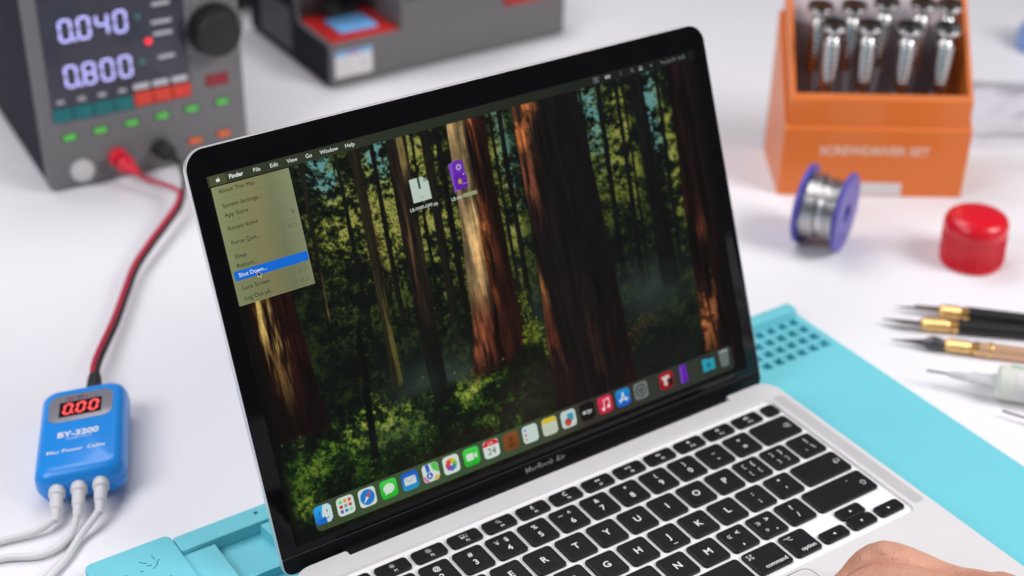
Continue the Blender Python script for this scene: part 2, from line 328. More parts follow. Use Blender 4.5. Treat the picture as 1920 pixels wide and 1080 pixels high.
# function row
FW = 17.9; fh = 8.9
def sun(dx, dy, r): 
    out = [('L', [(dx + r * .38 * math.cos(a), dy + r * .38 * math.sin(a)) for a in [i * math.pi / 4 for i in range(9)]], 0.16)]
    return out + [('L', [(dx + r * .62 * math.cos(a), dy + r * .62 * math.sin(a)), (dx + r * math.cos(a), dy + r * math.sin(a))], 0.15) for a in [i * math.pi / 4 for i in range(8)]]
tri = lambda dx, dy, s: ('P', [(dx - s, dy + s), (dx - s, dy - s), (dx + s * .8, dy)])
trl = lambda dx, dy, s: ('P', [(dx + s, dy + s), (dx - s * .8, dy), (dx + s, dy - s)])
sq = lambda dx, dy, a, b, r=0.15: ('L', [(dx - a, dy - b), (dx + a, dy - b), (dx + a, dy + b), (dx - a, dy + b), (dx - a, dy - b)], r)
spk = lambda dx, dy: ('P', [(dx - 1, dy + .5), (dx - 1, dy - .5), (dx - .3, dy - .5), (dx + .6, dy - 1.2), (dx + .6, dy + 1.2), (dx - .3, dy + .5)])
arc = lambda dx, dy, r, a0, a1, t=0.14: ('L', [(dx + r * math.cos(R(a0 + (a1 - a0) * i / 6)), dy + r * math.sin(R(a0 + (a1 - a0) * i / 6))) for i in range(7)], t)
FI = {1: sun(0, 1.2, 1.4), 2: sun(0, 1.2, 1.7), 3: [sq(-1, 1.6, .9, .8), sq(1.1, 1.3, .7, 1.1), sq(-1, .3, .9, .3)], 4: [arc(-.2, 1.5, .9, 0, 360), ('L', [(.5, .8), (1.4, 0)], .2)],
      5: [('L', [(0, 2.2), (0, 1.1)], .55), arc(0, 1.3, 1.1, 200, 340), ('L', [(0, .2), (0, -.3)], .15)], 6: [arc(.3, 1.3, 1.25, 60, 300, .3)], 7: [trl(-.8, 1.2, .8), trl(.8, 1.2, .8)], 8: [tri(-1, 1.2, .8), ('L', [(.4, 2), (.4, .4)], .2), ('L', [(1.2, 2), (1.2, .4)], .2)],
      9: [tri(-.8, 1.2, .8), tri(.8, 1.2, .8)], 10: [spk(0, 1.2)], 11: [spk(-.4, 1.2), arc(-.2, 1.2, 1.2, -45, 45)], 12: [spk(-.6, 1.2), arc(-.4, 1.2, 1.2, -45, 45), arc(-.4, 1.2, 1.9, -45, 45)]}
key(-128.6, rowy(0), 18.6, fh, [T('esc', -7, -1.5, 3.0, 'LEFT')])
for i in range(1, 13): key(-107.6 + 20.39 * (i - 1), rowy(0), FW, fh, FI[i] + [T('F%d' % i, 0.6, -2.3, 2.1)])
key(133.4, rowy(0), 9.2, fh)
# number row
nr = [('`', '~'), ('1', '!'), ('2', '@'), ('3', '#'), ('4', '$'), ('5', '%'), ('6', '^'), ('7', '&'), ('8', '*'), ('9', '('), ('0', ')'), ('-', '_'), ('=', '+')]
for i, (a, b_) in enumerate(nr):
    lg = [T(a, 0, -2.6, 5.0), T(b_, 0, 3.4, 4.0)]
    if a == '4': lg = [T(a, 0.6, -2.6, 5.0), T('$', 2.2, 3.5, 4.0), ('L', [(-4.4, 4.8), (-3.3, 3.4), (-2.2, 4.8)], .22), ('L', [(-3.3, 3.4), (-3.3, 2)], .22), ('L', [(-4.2, 3.0), (-2.4, 3.0)], .18)]
    if a == '6': lg = [T(a, 0.6, -2.6, 5.0), T('^', 2.2, 3.2, 4.2), ('L', [(-4.6, 3.4), (-1.8, 3.4)], .2)]
    ku(i, 1, 1, lg)
ku(13, 1.5, 1, [('L', [(6, 0), (7.2, 1.3), (10, 1.3), (10, -1.3), (7.2, -1.3), (6, 0)], .17), ('L', [(7.8, .6), (9, -.6)], .15), ('L', [(7.8, -.6), (9, .6)], .15)])
ku(0, 1.5, 2, [T('tab', -11, -5, 3.2, 'LEFT')])
for i, c in enumerate('QWERTYUIOP'): ku(1.5 + i, 1, 2, [T(c, 0, 0, 5.6)])
br = lambda x, y, s, d: ('L', [(x + s * d, y + 1.5), (x, y + 1.5), (x, y - 1.5), (x + s * d, y - 1.5)], .2)
ku(11.5, 1, 2, [br(-3.6, 3.3, 1.2, 1), br(-3.4, -3, .8, 1), T('{', 2.4, 3.2, 4.2), br(2.4, -3, 1.2, 1)])
ku(12.5, 1, 2, [br(-2.6, 3.3, 1.2, -1), br(-2.6, -3, .8, -1), T('}', 2.8, 3.2, 4.2), br(3.2, -3, 1.2, -1)])
ku(13.5, 1, 2, [T('|', 2.0, 3.2, 4.4), T('\\', 2.6, -2.8, 4.6), ('L', [(-3.2, -3), (-2.4, -3.8)], .22)])
ku(0, 1.75, 3, [T('caps lock', -13, -5, 3.0, 'LEFT')])
for i, c in enumerate('ASDFGHJKL'): ku(1.75 + i, 1, 3, [T(c, 0, 0, 5.6)] + ([('L', [(-1.3, -5.6), (1.3, -5.6)], .2)] if c in 'FJ' else []))
ku(10.75, 1, 3, [T(':', 0, 3.2, 4.6), T(';', 0, -2.8, 4.6)]); ku(11.75, 1, 3, [T('"', 0, 3.0, 4.6), T("'", 0, -3.6, 4.6)])
ku(12.75, 1.75, 3, [('L', [(13, 1.6), (13, -.4), (9.6, -.4)], .22), ('L', [(10.6, .7), (9.4, -.4), (10.6, -1.5)], .22), ('L', [(9.6, -.4), (9.6, 1.6), (13, 1.6)], .12)])
ar = lambda x, y, s=1.0: ('L', [(x, y + 1.9 * s), (x - 1.7 * s, y + .2 * s), (x - .8 * s, y + .2 * s), (x - .8 * s, y - 1.3 * s), (x + .8 * s, y - 1.3 * s), (x + .8 * s, y + .2 * s), (x + 1.7 * s, y + .2 * s), (x, y + 1.9 * s)], .2)
ku(0, 2.25, 4, [ar(-16, -3)])
for i, c in enumerate('ZXCVBNM'): ku(2.25 + i, 1, 4, [T(c, 0, 0, 5.6)])
chv = lambda x, y, d: [('L', [(x + .9 * d, y + 1.3), (x, y), (x + .9 * d, y - 1.3)], .22), ('L', [(x + 2 * d, y + 1.3), (x + 1.1 * d, y), (x + 2 * d, y - 1.3)], .22)]
ku(9.25, 1, 4, chv(-4.4, 2.6, 1) + [T('<', 2.2, 3.2, 4.4), T(',', -.4, -3.6, 5.6)])
ku(10.25, 1, 4, chv(-2.6, 2.6, -1) + [T('>', 2.6, 3.2, 4.4), T('.', 2.6, -3.6, 5.6), arc(-2.6, -3.4, .8, 0, 360, .18)])
ku(11.25, 1, 4, [T('?', 0, 3.2, 4.6), T('/', 0, -2.8, 4.6)])
ku(12.25, 2.25, 4, [ar(15.2, -1.5), arc(8.6, 4, .35, 0, 360, .1)])
def clover(x, y, s):
    o = [sq(x, y, s * .42, s * .42, .16)]
    for ax in (-1, 1):
        for ay in (-1, 1): o.append(arc(x + ax * s * .78, y + ay * s * .78, s * .36, 0, 360, .16))
    return o
ku(0, 1, 5, [T('fn', -6.4, 5.0, 3.2, 'LEFT')]); ku(1, 1, 5, [T('control', 6.6, -5.2, 3.0, 'RIGHT')]); ku(2, 1, 5, [T('option', 6.6, -5.2, 3.0, 'RIGHT')]); ku(3, 1.25, 5, [T('command', 8.6, -5.2, 3.0, 'RIGHT')] + clover(7, 4.6, 1.4))
ku(4.25, 5, 5); ku(9.25, 1.25, 5, clover(-7.2, 4.6, 1.45) + [T('command', 9.0, -4.6, 3.5, 'RIGHT', .012)])
ku(10.5, 1, 5, [('L', [(-6, 5.6), (-4.4, 5.6), (-2.8, 3.6), (-1.6, 3.6)], .2), ('L', [(-3.4, 5.6), (-1.6, 5.6)], .2), T('option', 6.4, -4.6, 3.5, 'RIGHT', .012)])
ax_ = X0 + 12 * KX
key(ax_, -80.5, KW, 8.0, [trl(0, 0, .9)]); key(ax_ + KX, -80.6, KW, 7.9, [('P', [(-.9, .7), (.9, .7), (0, -.8)][::-1])]); key(ax_ + KX, -72.0, KW, 7.9, [('P', [(-.9, -.7), (.9, -.7), (0, .8)])]); key(ax_ + 2 * KX, -80.5, KW, 8.0, [tri(0, 0, .9)])

# ---- lid
LEAN = R(22.448); HYY, HZZ, LLEN, TOPM = 44.615, 15.9, 203.1, 13.7
sv = Vector((0, math.sin(LEAN), math.cos(LEAN))); nv = Vector((0, -math.cos(LEAN), math.sin(LEAN)))
LX = Matrix.Translation(Vector((0, HYY, HZZ))) @ Matrix(((1, 0, 0), (0, sv.y, nv.y), (0, sv.z, nv.z))).to_4x4()   # local (x, s, n)
def rrect2(x0, x1, y0, y1, rt, rb, n=8):
    out = []
    for cx, cy, a0, r in ((x1 - rt, y1 - rt, 0, rt), (x0 + rt, y1 - rt, 90, rt), (x0 + rb, y0 + rb, 180, rb), (x1 - rb, y0 + rb, 270, rb)):
        for i in range(n + 1): a = R(a0 + 90 * i / n); out.append((cx + r * math.cos(a), cy + r * math.sin(a)))
    return out
ll = lambda i, n, s0=-7.2: [(x, y, n) for x, y in rrect2(-152.05 + i, 152.05 - i, s0 + i, LLEN - i, 10.5 - i * .6, 5.5 - i * .6)]
lid = LT.part('lid', MB(LX).loft([ll(3, -5.0), ll(0.8, -4.4), ll(0.0, -3.2), ll(0.0, -0.4), ll(0.10, -0.1), ll(0.22, 0.0), ll(1.0, 0.0)]), 'alu_edge', sharp=28)
LT.part('screen_glass', MB(LX).loft([[(x, y, n) for x, y in rrect2(-151.6 + i, 151.6 - i, 2.0 + i, 202.65 - i, 10.0 - i, .4)] for i, n in ((0, -0.2), (0, 0.10), (0.15, 0.2))]), 'glass', lid)
LT.part('chin_panel', MB(LX).loft([[(x, y, n) for x, y in rrect2(-151.6 + i, 151.6 - i, -6.7 + i, 1.7 - i, .3, 4.6)] for i, n in ((0, -0.2), (0, 0.0), (0.15, 0.12))]), 'hinge', lid)
LT.part('glass_seam', MB(LX).box(-151.4, 151.4, 1.62, 2.08, -0.1, 0.14), 'gap', lid)
ct = MB(LX); ct.text('MacBook Air', 1.2, -2.4, 0.14, 5.2, 0, 'CENTER', 0.008, sx=0.92); LT.part('lettering', ct, 'legend_dim', lid)
LT.part('hinge_cover', MB().lathe((-121.2, 40.4, 7.6), (1, 0, 0), [(0, 5.6), (.4, 6.2), (242, 6.2), (242.4, 5.6)], 28), 'hinge')

# ---- what the screen shows ------------------------------------------------------
AW, AH = 286.4, 183.4
DX = lambda u, v, l=0: (u - 143.2, LLEN - TOPM - v, 0.24 + 0.03 * l)
def vnoise(nx, ny, cx, cy, seed, octv=4, gain=0.55, yg=2.0):
    r = np.random.default_rng(seed); out = np.zeros((ny, nx)); amp = 1; tot = 0
    for o in range(octv):
        gx, gy = max(int(cx * 2 ** o), 1) + 2, max(int(cy * yg ** o), 1) + 2; g = r.random((gy, gx))
        X = np.linspace(0, gx - 1.001, nx); Y = np.linspace(0, gy - 1.001, ny); xi = X.astype(int); yi = Y.astype(int); fx = X - xi; fy = Y - yi
        fx = fx * fx * (3 - 2 * fx); fy = (fy * fy * (3 - 2 * fy))[:, None]
        a = g[np.ix_(yi, xi)]; b = g[np.ix_(yi, xi + 1)]; c = g[np.ix_(yi + 1, xi)]; d = g[np.ix_(yi + 1, xi + 1)]
        out += amp * ((a * (1 - fx) + b * fx) * (1 - fy) + (c * (1 - fx) + d * fx) * fy); tot += amp; amp *= gain
    return out / tot
def wallpaper():
    nx, ny = 716, 458; U, V = np.meshgrid(np.linspace(0, AW, nx), np.linspace(0, AH, ny)); px = nx / AW; I = np.zeros((ny, nx, 3))
    N1 = vnoise(nx, ny, 8, 6, 1); N2 = vnoise(nx, ny, 40, 26, 2, 4); N3 = vnoise(nx, ny, 110, 80, 3, 3, .7)
    F = vnoise(nx, ny, 46, 34, 61, 4, .85); F2 = vnoise(nx, ny, 70, 50, 62, 3, .9); Cn = vnoise(nx, ny, 17, 9, 63, 3, .6)
    bk1 = vnoise(nx, ny, 60, 4.5, 4, 4, .66, 1.7); bk2 = vnoise(nx, ny, 120, 9, 5, 3, .8, 1.8); bk3 = vnoise(nx, ny, 34, 3, 6, 3, .5, 1.8)
    st = lambda x: np.clip((x - x.mean()) / (x.std() * 4) + .5, 0, 1)
    F, F2, Cn, bk1, bk2, bk3, N2s = map(st, (F, F2, Cn, bk1, bk2, bk3, N2))
    def blend(col, a):
        nonlocal I; a = np.clip(a, 0, 1)[..., None]; I = I * (1 - a) + np.asarray(col, float) * a
    gs = lambda x, m, s_: np.exp(-((x - m) / s_) ** 2)
    def ss(x, a, b): t = np.clip((x - a) / (b - a), 0, 1); return t * t * (3 - 2 * t)
    def ramp(f, stops):
        xs_ = [a for a, _ in stops]; return np.stack([np.interp(f, xs_, [c[k] for _, c in stops]) for k in range(3)], -1)
    def splat(u0, u1, v0, v1, n, cols, smin, smax, dens=None, al=.85, seed=0):
        r = np.random.default_rng(seed)
        for k in range(n):
            u = r.uniform(u0, u1); v = r.uniform(v0, v1); i, j = int(v / AH * ny), int(u / AW * nx)
            if not (0 <= i < ny and 0 <= j < nx): continue
            if dens is not None and r.random() > dens[i, j]: continue
            sr = r.uniform(smin, smax); a = r.uniform(0, math.pi); w_ = int(sr * px * 1.4) + 2; i0, i1, j0, j1 = max(i - w_, 0), min(i + w_ + 1, ny), max(j - w_, 0), min(j + w_ + 1, nx)
            du = U[i0:i1, j0:j1] - u; dv = V[i0:i1, j0:j1] - v; p = du * math.cos(a) + dv * math.sin(a); q = -du * math.sin(a) + dv * math.cos(a)
            m_ = np.clip(1.3 - (p * p + q * q * 3) / (sr * sr), 0, 1)[..., None] * al * r.uniform(.5, 1); c = np.array(cols[r.integers(len(cols))], float) * r.uniform(.65, 1.15)
            I[i0:i1, j0:j1] = I[i0:i1, j0:j1] * (1 - m_) + c * m_
    # crowns: dark masses, lit sprays, sky showing through
    light = .95 * gs(U, 90, 26) * gs(V, 34, 34) + .55 * gs(U, 58, 14) * gs(V, 36, 30) + .75 * gs(U, 114, 12) * gs(V, 50, 40) + .6 * gs(U, 153, 8) * gs(V, 50, 46) + .75 * gs(U, 230, 10) * gs(V, 36, 32) + .85 * gs(U, 259, 7) * gs(V, 48, 40) + .35 * gs(U, 214, 10) * gs(V, 40, 40)
    fo = np.clip(1.0 * (F - .5) + .45 * (F2 - .5) + .7 * (Cn - .5) + .5, 0, 1) * (.35 + .75 * np.clip(light, 0, 1)) + .10 * light
    I = ramp(fo, [(0, (7, 11, 9)), (.18, (11, 18, 12)), (.32, (26, 36, 16)), (.48, (62, 72, 28)), (.64, (112, 116, 46)), (.8, (150, 148, 78))])
    sky = (gs(U, 56, 9) * (1 - ss(V, 12, 34)) + gs(U, 87, 8) * (1 - ss(V, 10, 34)) + .7 * gs(U, 214, 7) * (1 - ss(V, 22, 66)) + .8 * gs(U, 252, 6) * (1 - ss(V, 24, 76)) + .5 * gs(U, 158, 5) * (1 - ss(V, 30, 80)))
    blend((96, 150, 150), ss(.75 * F2 + .4 * Cn + .3 * F + .45 * (sky - .5), .58, .98) * np.clip(sky * 1.5, 0, 1) * .95)
    lf = np.clip(light * 1.1, 0, 1) * ss(F * .5 + Cn * .6, .48, .72)
    splat(42, 130, 4, 100, 7000, [(122, 126, 52), (98, 108, 40), (72, 84, 32)], .3, .85, lf, seed=3); splat(146, 172, 4, 110, 1500, [(92, 98, 40), (66, 76, 30)], .3, .8, lf, seed=4); splat(204, 268, 4, 100, 4200, [(116, 118, 48), (84, 92, 36)], .3, .8, lf, seed=5); splat(74, 81, 36, 74, 160, [(104, 64, 30), (84, 52, 26)], .3, .9, gs(U, 77.5, 3), seed=8); splat(38, 130, 0, 120, 2200, [(9, 15, 10), (12, 20, 12)], .6, 2.0, 1 - lf, seed=1)
    # mist and glades
    blend((62, 74, 70), .8 * gs(U, 94, 28) * gs(V, 134, 18) * (.5 + .7 * N1)); blend((50, 62, 60), .75 * gs(U, 232, 28) * gs(V, 120, 18) * (.5 + .8 * N1)); blend((42, 52, 48), .6 * gs(U, 156, 9) * gs(V, 112, 24))
    blend((20, 24, 20), ss(V, 138, 156) * ss(U, 200, 215) * .85)
    def trunk(tl, tr, bl, br2, v0, v1, col, rough=1.0, amp=.5, flare=0.0, fade=0.0, lay=None):
        f = (V - v0) / (v1 - v0); e = (bk3 - .5) * rough + (bk2 - .5) * .5; fl = flare * np.clip((f - .70) / .30, 0, 1) ** 2
        l = tl + (bl - tl) * f - fl + e; r_ = tr + (br2 - tr) * f + fl + e * .8; ins = ss(U, l - .35, l + .35) * (1 - ss(U, r_ - .35, r_ + .35)) * ss(V, v0 - 3, v0 + (14 if v0 > 50 else -2)) * (1 - ss(V + 3 * (bk1 - .5), v1 - 2, v1 + 1.5))
        if fade: ins = ins * (1 - fade * ss(V, v1 - 28, v1))
        t = (U - l) / np.maximum(r_ - l, .5); fur = .5 * bk1 + .5 * bk2; c = np.asarray(col, float)[None, None] * (np.clip(.92 + amp * 2.8 * (fur - .5), .12, 2) * (1.12 - .5 * np.clip(t - .5, 0, 1)))[..., None]; a = ins[..., None]
        nonlocal I; I = I * (1 - a) + c * a; return t, f, ins
    def lit(tk, lo, hi, col, mask, sharp=.22, dk=.55, warp=1.0):
        "sunlit bark between lo and hi of the width, broken by furrows"
        t, f, ins = tk; tt = t + ((bk1 - .5) * .28 + (bk3 - .5) * .16) * warp; a = ins * ss(tt, lo - .05, lo + .03) * (1 - ss(tt, hi - .06, hi + .06)) * mask
        fur = .55 * bk1 + .45 * bk2; a = a * ss(fur, .50 - sharp - .1, .50 + sharp - .1); c = np.asarray(col, float)[None, None] * np.clip(1 + dk * (fur - .5) * 2 + .25 * (N3 - .5), .45, 1.3)[..., None]
        nonlocal I; a = np.clip(a, 0, 1)[..., None]; I = I * (1 - a) + c * a
    for a in ((64, 66, 61, 63.5, 0, 118, (15, 18, 12)), (84, 86, 79, 82, 0, 112, (16, 17, 12)), (106, 107.5, 101, 103, 0, 116, (12, 14, 10)), (112, 117, 106, 111, 0, 122, (22, 20, 15)), (120, 123, 114, 118, 0, 120, (12, 13, 10)), (152, 153.6, 148, 150, 0, 116, (14, 16, 12)), (157, 160, 152, 155.5, 0, 118, (15, 17, 13)), (208, 209.6, 203, 205, 0, 112, (11, 14, 13)), (219, 222, 213, 217, 0, 112, (12, 15, 14)), (231, 233.4, 225, 228.5, 0, 116, (12, 15, 14)), (236, 237.2, 230, 232, 0, 116, (12, 15, 14)), (258, 260, 252, 255, 0, 118, (13, 15, 14))): trunk(*a, rough=.5, amp=.35, fade=.75)
    k = trunk(45.5, 48.0, 41.8, 43.5, 4, 84, (24, 22, 14), .5); lit(k, .5, 1.1, (140, 124, 74), ss(V, 56, 68), .3)
    k = trunk(72.6, 78.4, 68.4, 73.2, 0, 124, (27, 25, 15), .8, flare=.8); lit(k, .55, 1.1, (66, 62, 30), ss(V, 62, 92))
    k = trunk(92.5, 103.8, 88.2, 96.8, 0, 139, (27, 21, 16), 1.2, flare=1.0); lit(k, .62, .95, (96, 84, 50), (1 - ss(V, 16, 32))); lit(k, .25, .5, (82, 58, 36), gs(V, 60, 18)); blend((12, 13, 12), k[2] * ss(V, 85, 112) * .75)
    k = trunk(241, 248.5, 238.5, 251, 0, 122, (12, 14, 13), 1.0, fade=.6)
    k = trunk(6, 27, -2, 30.0, 0, 132, (34, 12, 8), 1.6, flare=2.0, amp=.6); lit(k, .24, .54, (176, 150, 82), gs(V, 66, 34) * (1 - ss(V, 98, 112)), .16, .7); lit(k, .30, .60, (112, 84, 44), gs(V, 108, 12), .1); blend((13, 7, 6), k[2] * ss(V, 90, 126) * .75); blend((12, 8, 6), k[2] * (1 - ss(U, 2, 10)) * .85)
    k = trunk(128.2, 149, 116.5, 147.5, 0, 138, (50, 23, 15), 1.8, flare=4.5, amp=.65); lit(k, .38, .66, (150, 84, 44), (1 - ss(V, 70, 112)) * (.5 + .5 * ss(N2s, .4, .6)), .18, .6); lit(k, -.2, .43, (222, 202, 138), 1 - ss(V + 14 * (bk3 - .5), 82, 112) * .97, 3.0, .38, .3); lit(k, -.1, .34, (136, 76, 48), gs(V, 114, 14), .14, .6); blend((20, 9, 7), k[2] * ss(k[0], .62, 1.0) * .72); blend((15, 8, 6), k[2] * ss(V, 118, 138) * .8)
    splat(146, 160, 112, 140, 1700, [(132, 142, 32), (104, 118, 24), (70, 88, 20)], .4, 1.3, gs(U, 152, 5.5) * gs(V, 130, 10), seed=21); splat(147, 156, 98, 112, 160, [(110, 120, 30)], .3, .9, gs(U, 151, 3), seed=22)
    k = trunk(166.5, 206.5, 157.5, 212.0, 0, 190, (17, 13, 13), 1.6, flare=2.0, amp=.5); lit(k, -.1, .24, (168, 96, 50), (1 - ss(V, 20, 44)) * (.4 + .6 * ss(N2s, .35, .6)), .3, .5); lit(k, .0, .15, (120, 66, 42), gs(V, 46, 16), .2); lit(k, -.1, .14, (150, 96, 52), gs(V, 101, 12), .4, .4); lit(k, -.1, .10, (92, 46, 30), gs(V, 126, 20)); lit(k, .62, .70, (38, 25, 21), ss(V, 96, 130), .12); lit(k, .88, 1.1, (30, 15, 12), ss(V, 110, 140), .12); blend((14, 11, 11), k[2] * ss(k[0], .3, .9) * .4)
    splat(208, 244, 116, 150, 900, [(92, 68, 30), (70, 54, 26), (50, 44, 24)], .3, 1.0, gs(V, 140 - (U - 214) * .35, 5) * gs(U, 222, 14), seed=23); splat(210, 236, 100, 138, 700, [(66, 66, 34), (46, 52, 28)], .25, .7, gs(U, 222, 9) * ss(F, .4, .6), seed=24)
    k = trunk(266, 291, 258, 286, 0, 190, (18, 9, 8), 1.6, flare=1.0, amp=.6); lit(k, .04, .36, (134, 80, 44), gs(V, 144, 28) * (.25 + .75 * ss(N2s, .4, .6)), .25, .5); lit(k, .05, .45, (84, 42, 28), gs(V, 96, 12), .2); blend((6, 5, 6), ss(U, 278, 287) * .9)
    # undergrowth
    hz = V - (131 + 3 * np.sin(U * .11) + 14 * (N1 - .5) + 6 * (Cn - .5)); gm = np.clip(hz / 5, 0, 1) * (1 - ss(U + (bk3 - .5), 156.5, 158))
    ul = .95 * gs(U, 62, 17) * gs(V, 131, 9) + .45 * gs(U, 42, 11) * gs(V, 137, 6) + .65 * gs(U, 108, 16) * gs(V, 133, 10) + .24 * gs(U, 80, 60) * gs(V, 144, 13) + .16 * gs(U, 20, 22) * gs(V, 150, 14) + .35 * gs(U, 10, 6) * gs(V, 168, 8) + .25 * gs(U, 128, 18) * gs(V, 158, 9)
    uf = np.clip(1.0 * (F - .5) + .5 * (F2 - .5) + .6 * (Cn - .5) + .5, 0, 1) * (.30 + 1.05 * np.clip(ul * 1.05, 0, 1)) + .10 * ul
    uc = ramp(uf, [(0, (6, 11, 7)), (.16, (11, 22, 10)), (.3, (24, 46, 14)), (.46, (56, 84, 24)), (.62, (110, 132, 38)), (.8, (152, 164, 72))]); a = gm[..., None] * .95; I = I * (1 - a) + uc * a
    dn = np.clip(ul * 1.2, 0, 1) * ss(F * .5 + Cn * .6, .44, .7)
    splat(0, 157, 118, 176, 9000, [(120, 134, 46), (92, 110, 34), (62, 84, 26)], .3, .9, dn * np.clip((hz + 6) / 6, 0, 1), seed=33); splat(-2, 157, 126, 184, 4000, [(14, 28, 12), (9, 18, 9), (20, 38, 14)], .5, 1.5, gm * (1 - dn), al=.6, seed=31)
    k = trunk(56.5, 58.6, 49, 53, 84, 154, (8, 11, 8), .5); k = trunk(91, 97.5, 88.2, 97, 100, 140, (14, 14, 12), .5, amp=.3)
    blend((44, 58, 54), .36 * gs(U, 64, 20) * gs(V, 147, 7)); blend((58, 72, 62), .35 * gs(U, 84, 14) * gs(V, 128, 9)); blend((7, 9, 7), ss(V, 166, 184) * .65); blend((4, 4, 5), (1 - ss(U, 0, 7)) * .85)
    return np.clip(I * (0.94 + .12 * N3)[..., None], 0, 255), nx, ny
img, nx, ny = wallpaper()
me = bpy.data.meshes.new('display'); uu = np.linspace(0, AW, nx); vv = np.linspace(0, AH, ny)
LXn = np.array(LX); P0 = np.stack([np.tile(uu - 143.2, ny), np.repeat(LLEN - TOPM - vv, nx), np.full(nx * ny, 0.22), np.ones(nx * ny)]); Pw = (LXn @ P0)[:3].T * S
ii = (np.arange(ny - 1)[:, None] * nx + np.arange(nx - 1)[None]).ravel(); fq = np.stack([ii, ii + nx, ii + nx + 1, ii + 1], 1)
me.vertices.add(nx * ny); me.vertices.foreach_set('co', Pw.ravel()); me.loops.add(fq.size); me.loops.foreach_set('vertex_index', fq.ravel()); me.polygons.add(len(fq)); me.polygons.foreach_set('loop_start', np.arange(0, fq.size, 4)); me.update(calc_edges=True)
ca = me.color_attributes.new('Col', 'FLOAT_COLOR', 'POINT'); cc = np.ones((nx * ny, 4)); cc[:, :3] = lin(img.reshape(-1, 3)); ca.data.foreach_set('color', cc.ravel()); me.materials.append(M['screen'])
disp = bpy.data.objects.new('display', me); COL.objects.link(disp); disp.parent = LT.e
class Flat:
    "flat coloured shapes shown by the screen, u right, v down, in mm"
    def __init__(s): s.v = []; s.f = []; s.c = []
    def poly(s, pts, col, l=1, cols=None):
        o = len(s.v); s.v += [tuple(LX @ Vector(DX(u, v, l))) for u, v in pts]; s.f.append(list(range(o, o + len(pts)))[::-1])
        s.c.append([lin(c) for c in cols][::-1] if cols else [lin(col)] * len(pts)); return s
    def rr(s, u0, u1, v0, v1, r, col, l=1, col2=None):
        pts = rrect(u0, u1, v0, v1, r, 5)
        if col2 is None: return s.poly(pts, col, l)
        return s.poly(pts, col, l, [np.asarray(col) + (np.asarray(col2, float) - np.asarray(col)) * (v - v0) / (v1 - v0) for u, v in pts])
    def disc(s, u, v, r, col, l=1, n=20, ry=None): ry = ry or r; return s.poly([(u + r * math.cos(2 * math.pi * k / n), v + ry * math.sin(2 * math.pi * k / n)) for k in range(n)], col, l)
    def line(s, pts, w, col, l=1):
        for (a, b), (c, d) in zip(pts[:-1], pts[1:]):
            q = math.hypot(c - a, d - b) or 1; ox, oy = -(d - b) / q * w / 2, (c - a) / q * w / 2; s.poly([(a + ox, b + oy), (c + ox, d + oy), (c - ox, d - oy), (a - ox, b - oy)], col, l)
        return s
    def text(s, body, u, v, sz, col, l=2, al='LEFT', off=0.0):
        tv, tf = text_mesh(body, al, off)
        for f in tf: s.poly([(u + tv[i][0] * sz, v - tv[i][1] * sz) for i in f][::-1], col, l)
        return s
    def build(s, name, label=None):
        me = bpy.data.meshes.new(name); me.from_pydata([tuple(Vector(p) * S) for p in s.v], [], s.f); a = me.color_attributes.new('Col', 'FLOAT_COLOR', 'CORNER')
        arr = np.ones((sum(len(f) for f in s.f), 4)); arr[:, :3] = np.array([c for f in s.c for c in f]); a.data.foreach_set('color', arr.ravel()); me.materials.append(M['screen'])
        o = bpy.data.objects.new(name, me); COL.objects.link(o); o.parent = disp
        if label: o['label'] = label
        return o
def apple(f, u, v, s, col, l=3):
    f.disc(u - .27 * s, v + .05 * s, .5 * s, col, l, 14, .62 * s); f.disc(u + .27 * s, v + .05 * s, .5 * s, col, l, 14, .62 * s); f.poly([(u + .05 * s, v - .62 * s), (u + .35 * s, v - 1.15 * s), (u + .42 * s, v - .95 * s), (u + .2 * s, v - .6 * s)], col, l)
# menu bar
f = Flat(); n_ = 24
for k in range(n_):
    c0, c1 = [np.array((54, 62, 44)) * (1 - q) + np.array((20, 22, 21)) * q for q in (k / n_, (k + 1) / n_)]; a, b = AW * k / n_, AW * (k + 1) / n_
    f.poly([(a, .0), (b, .0), (b, 4.9), (a, 4.9)], 0, 1, [c0, c1, c1, c0])
f.rr(1.0, 9.2, .2, 4.8, .6, (74, 80, 56), 2)
apple(f, 5.1, 2.6, 1.25, (225, 228, 220))
WH = (226, 230, 224)
f.text('Finder', 10.6, 2.45, 2.75, WH, 3, 'LEFT', .03)
for s_, u in (('File', 22.8), ('Edit', 31.4), ('View', 40.2), ('Go', 49.9), ('Window', 57.6), ('Help', 71.0)): f.text(s_, u, 2.45, 2.7, WH, 3, 'LEFT', .008)
dim = (120, 126, 122)
f.line([(218.4, 1.2), (221.6, 1.2), (221.6, 3.6), (218.4, 3.6), (218.4, 1.2)], .3, dim, 3).disc(220, 2.4, .7, dim, 3); f.rr(225.8, 229.4, 1.5, 3.3, .5, (150, 154, 150), 3); f.line([(236.4, 1.2), (236.4, 3.6)], .3, dim, 3); f.line([(243.8 + .8 * math.cos(a / 2), 2.2 + .8 * math.sin(a / 2)) for a in range(14)], .3, dim, 3); f.line([(244.4, 2.8), (245.2, 3.6)], .35, dim, 3); f.rr(248.4, 250.8, 1.3, 2.2, .4, dim, 3).rr(248.4, 250.8, 2.5, 3.5, .4, (160, 164, 160), 3); f.disc(256.6, 2.4, .6, dim, 3); f.text('Tue Jun 24  16:22', 262.8, 2.4, 2.4, dim, 3, 'LEFT', .01)
f.build('menu_bar')
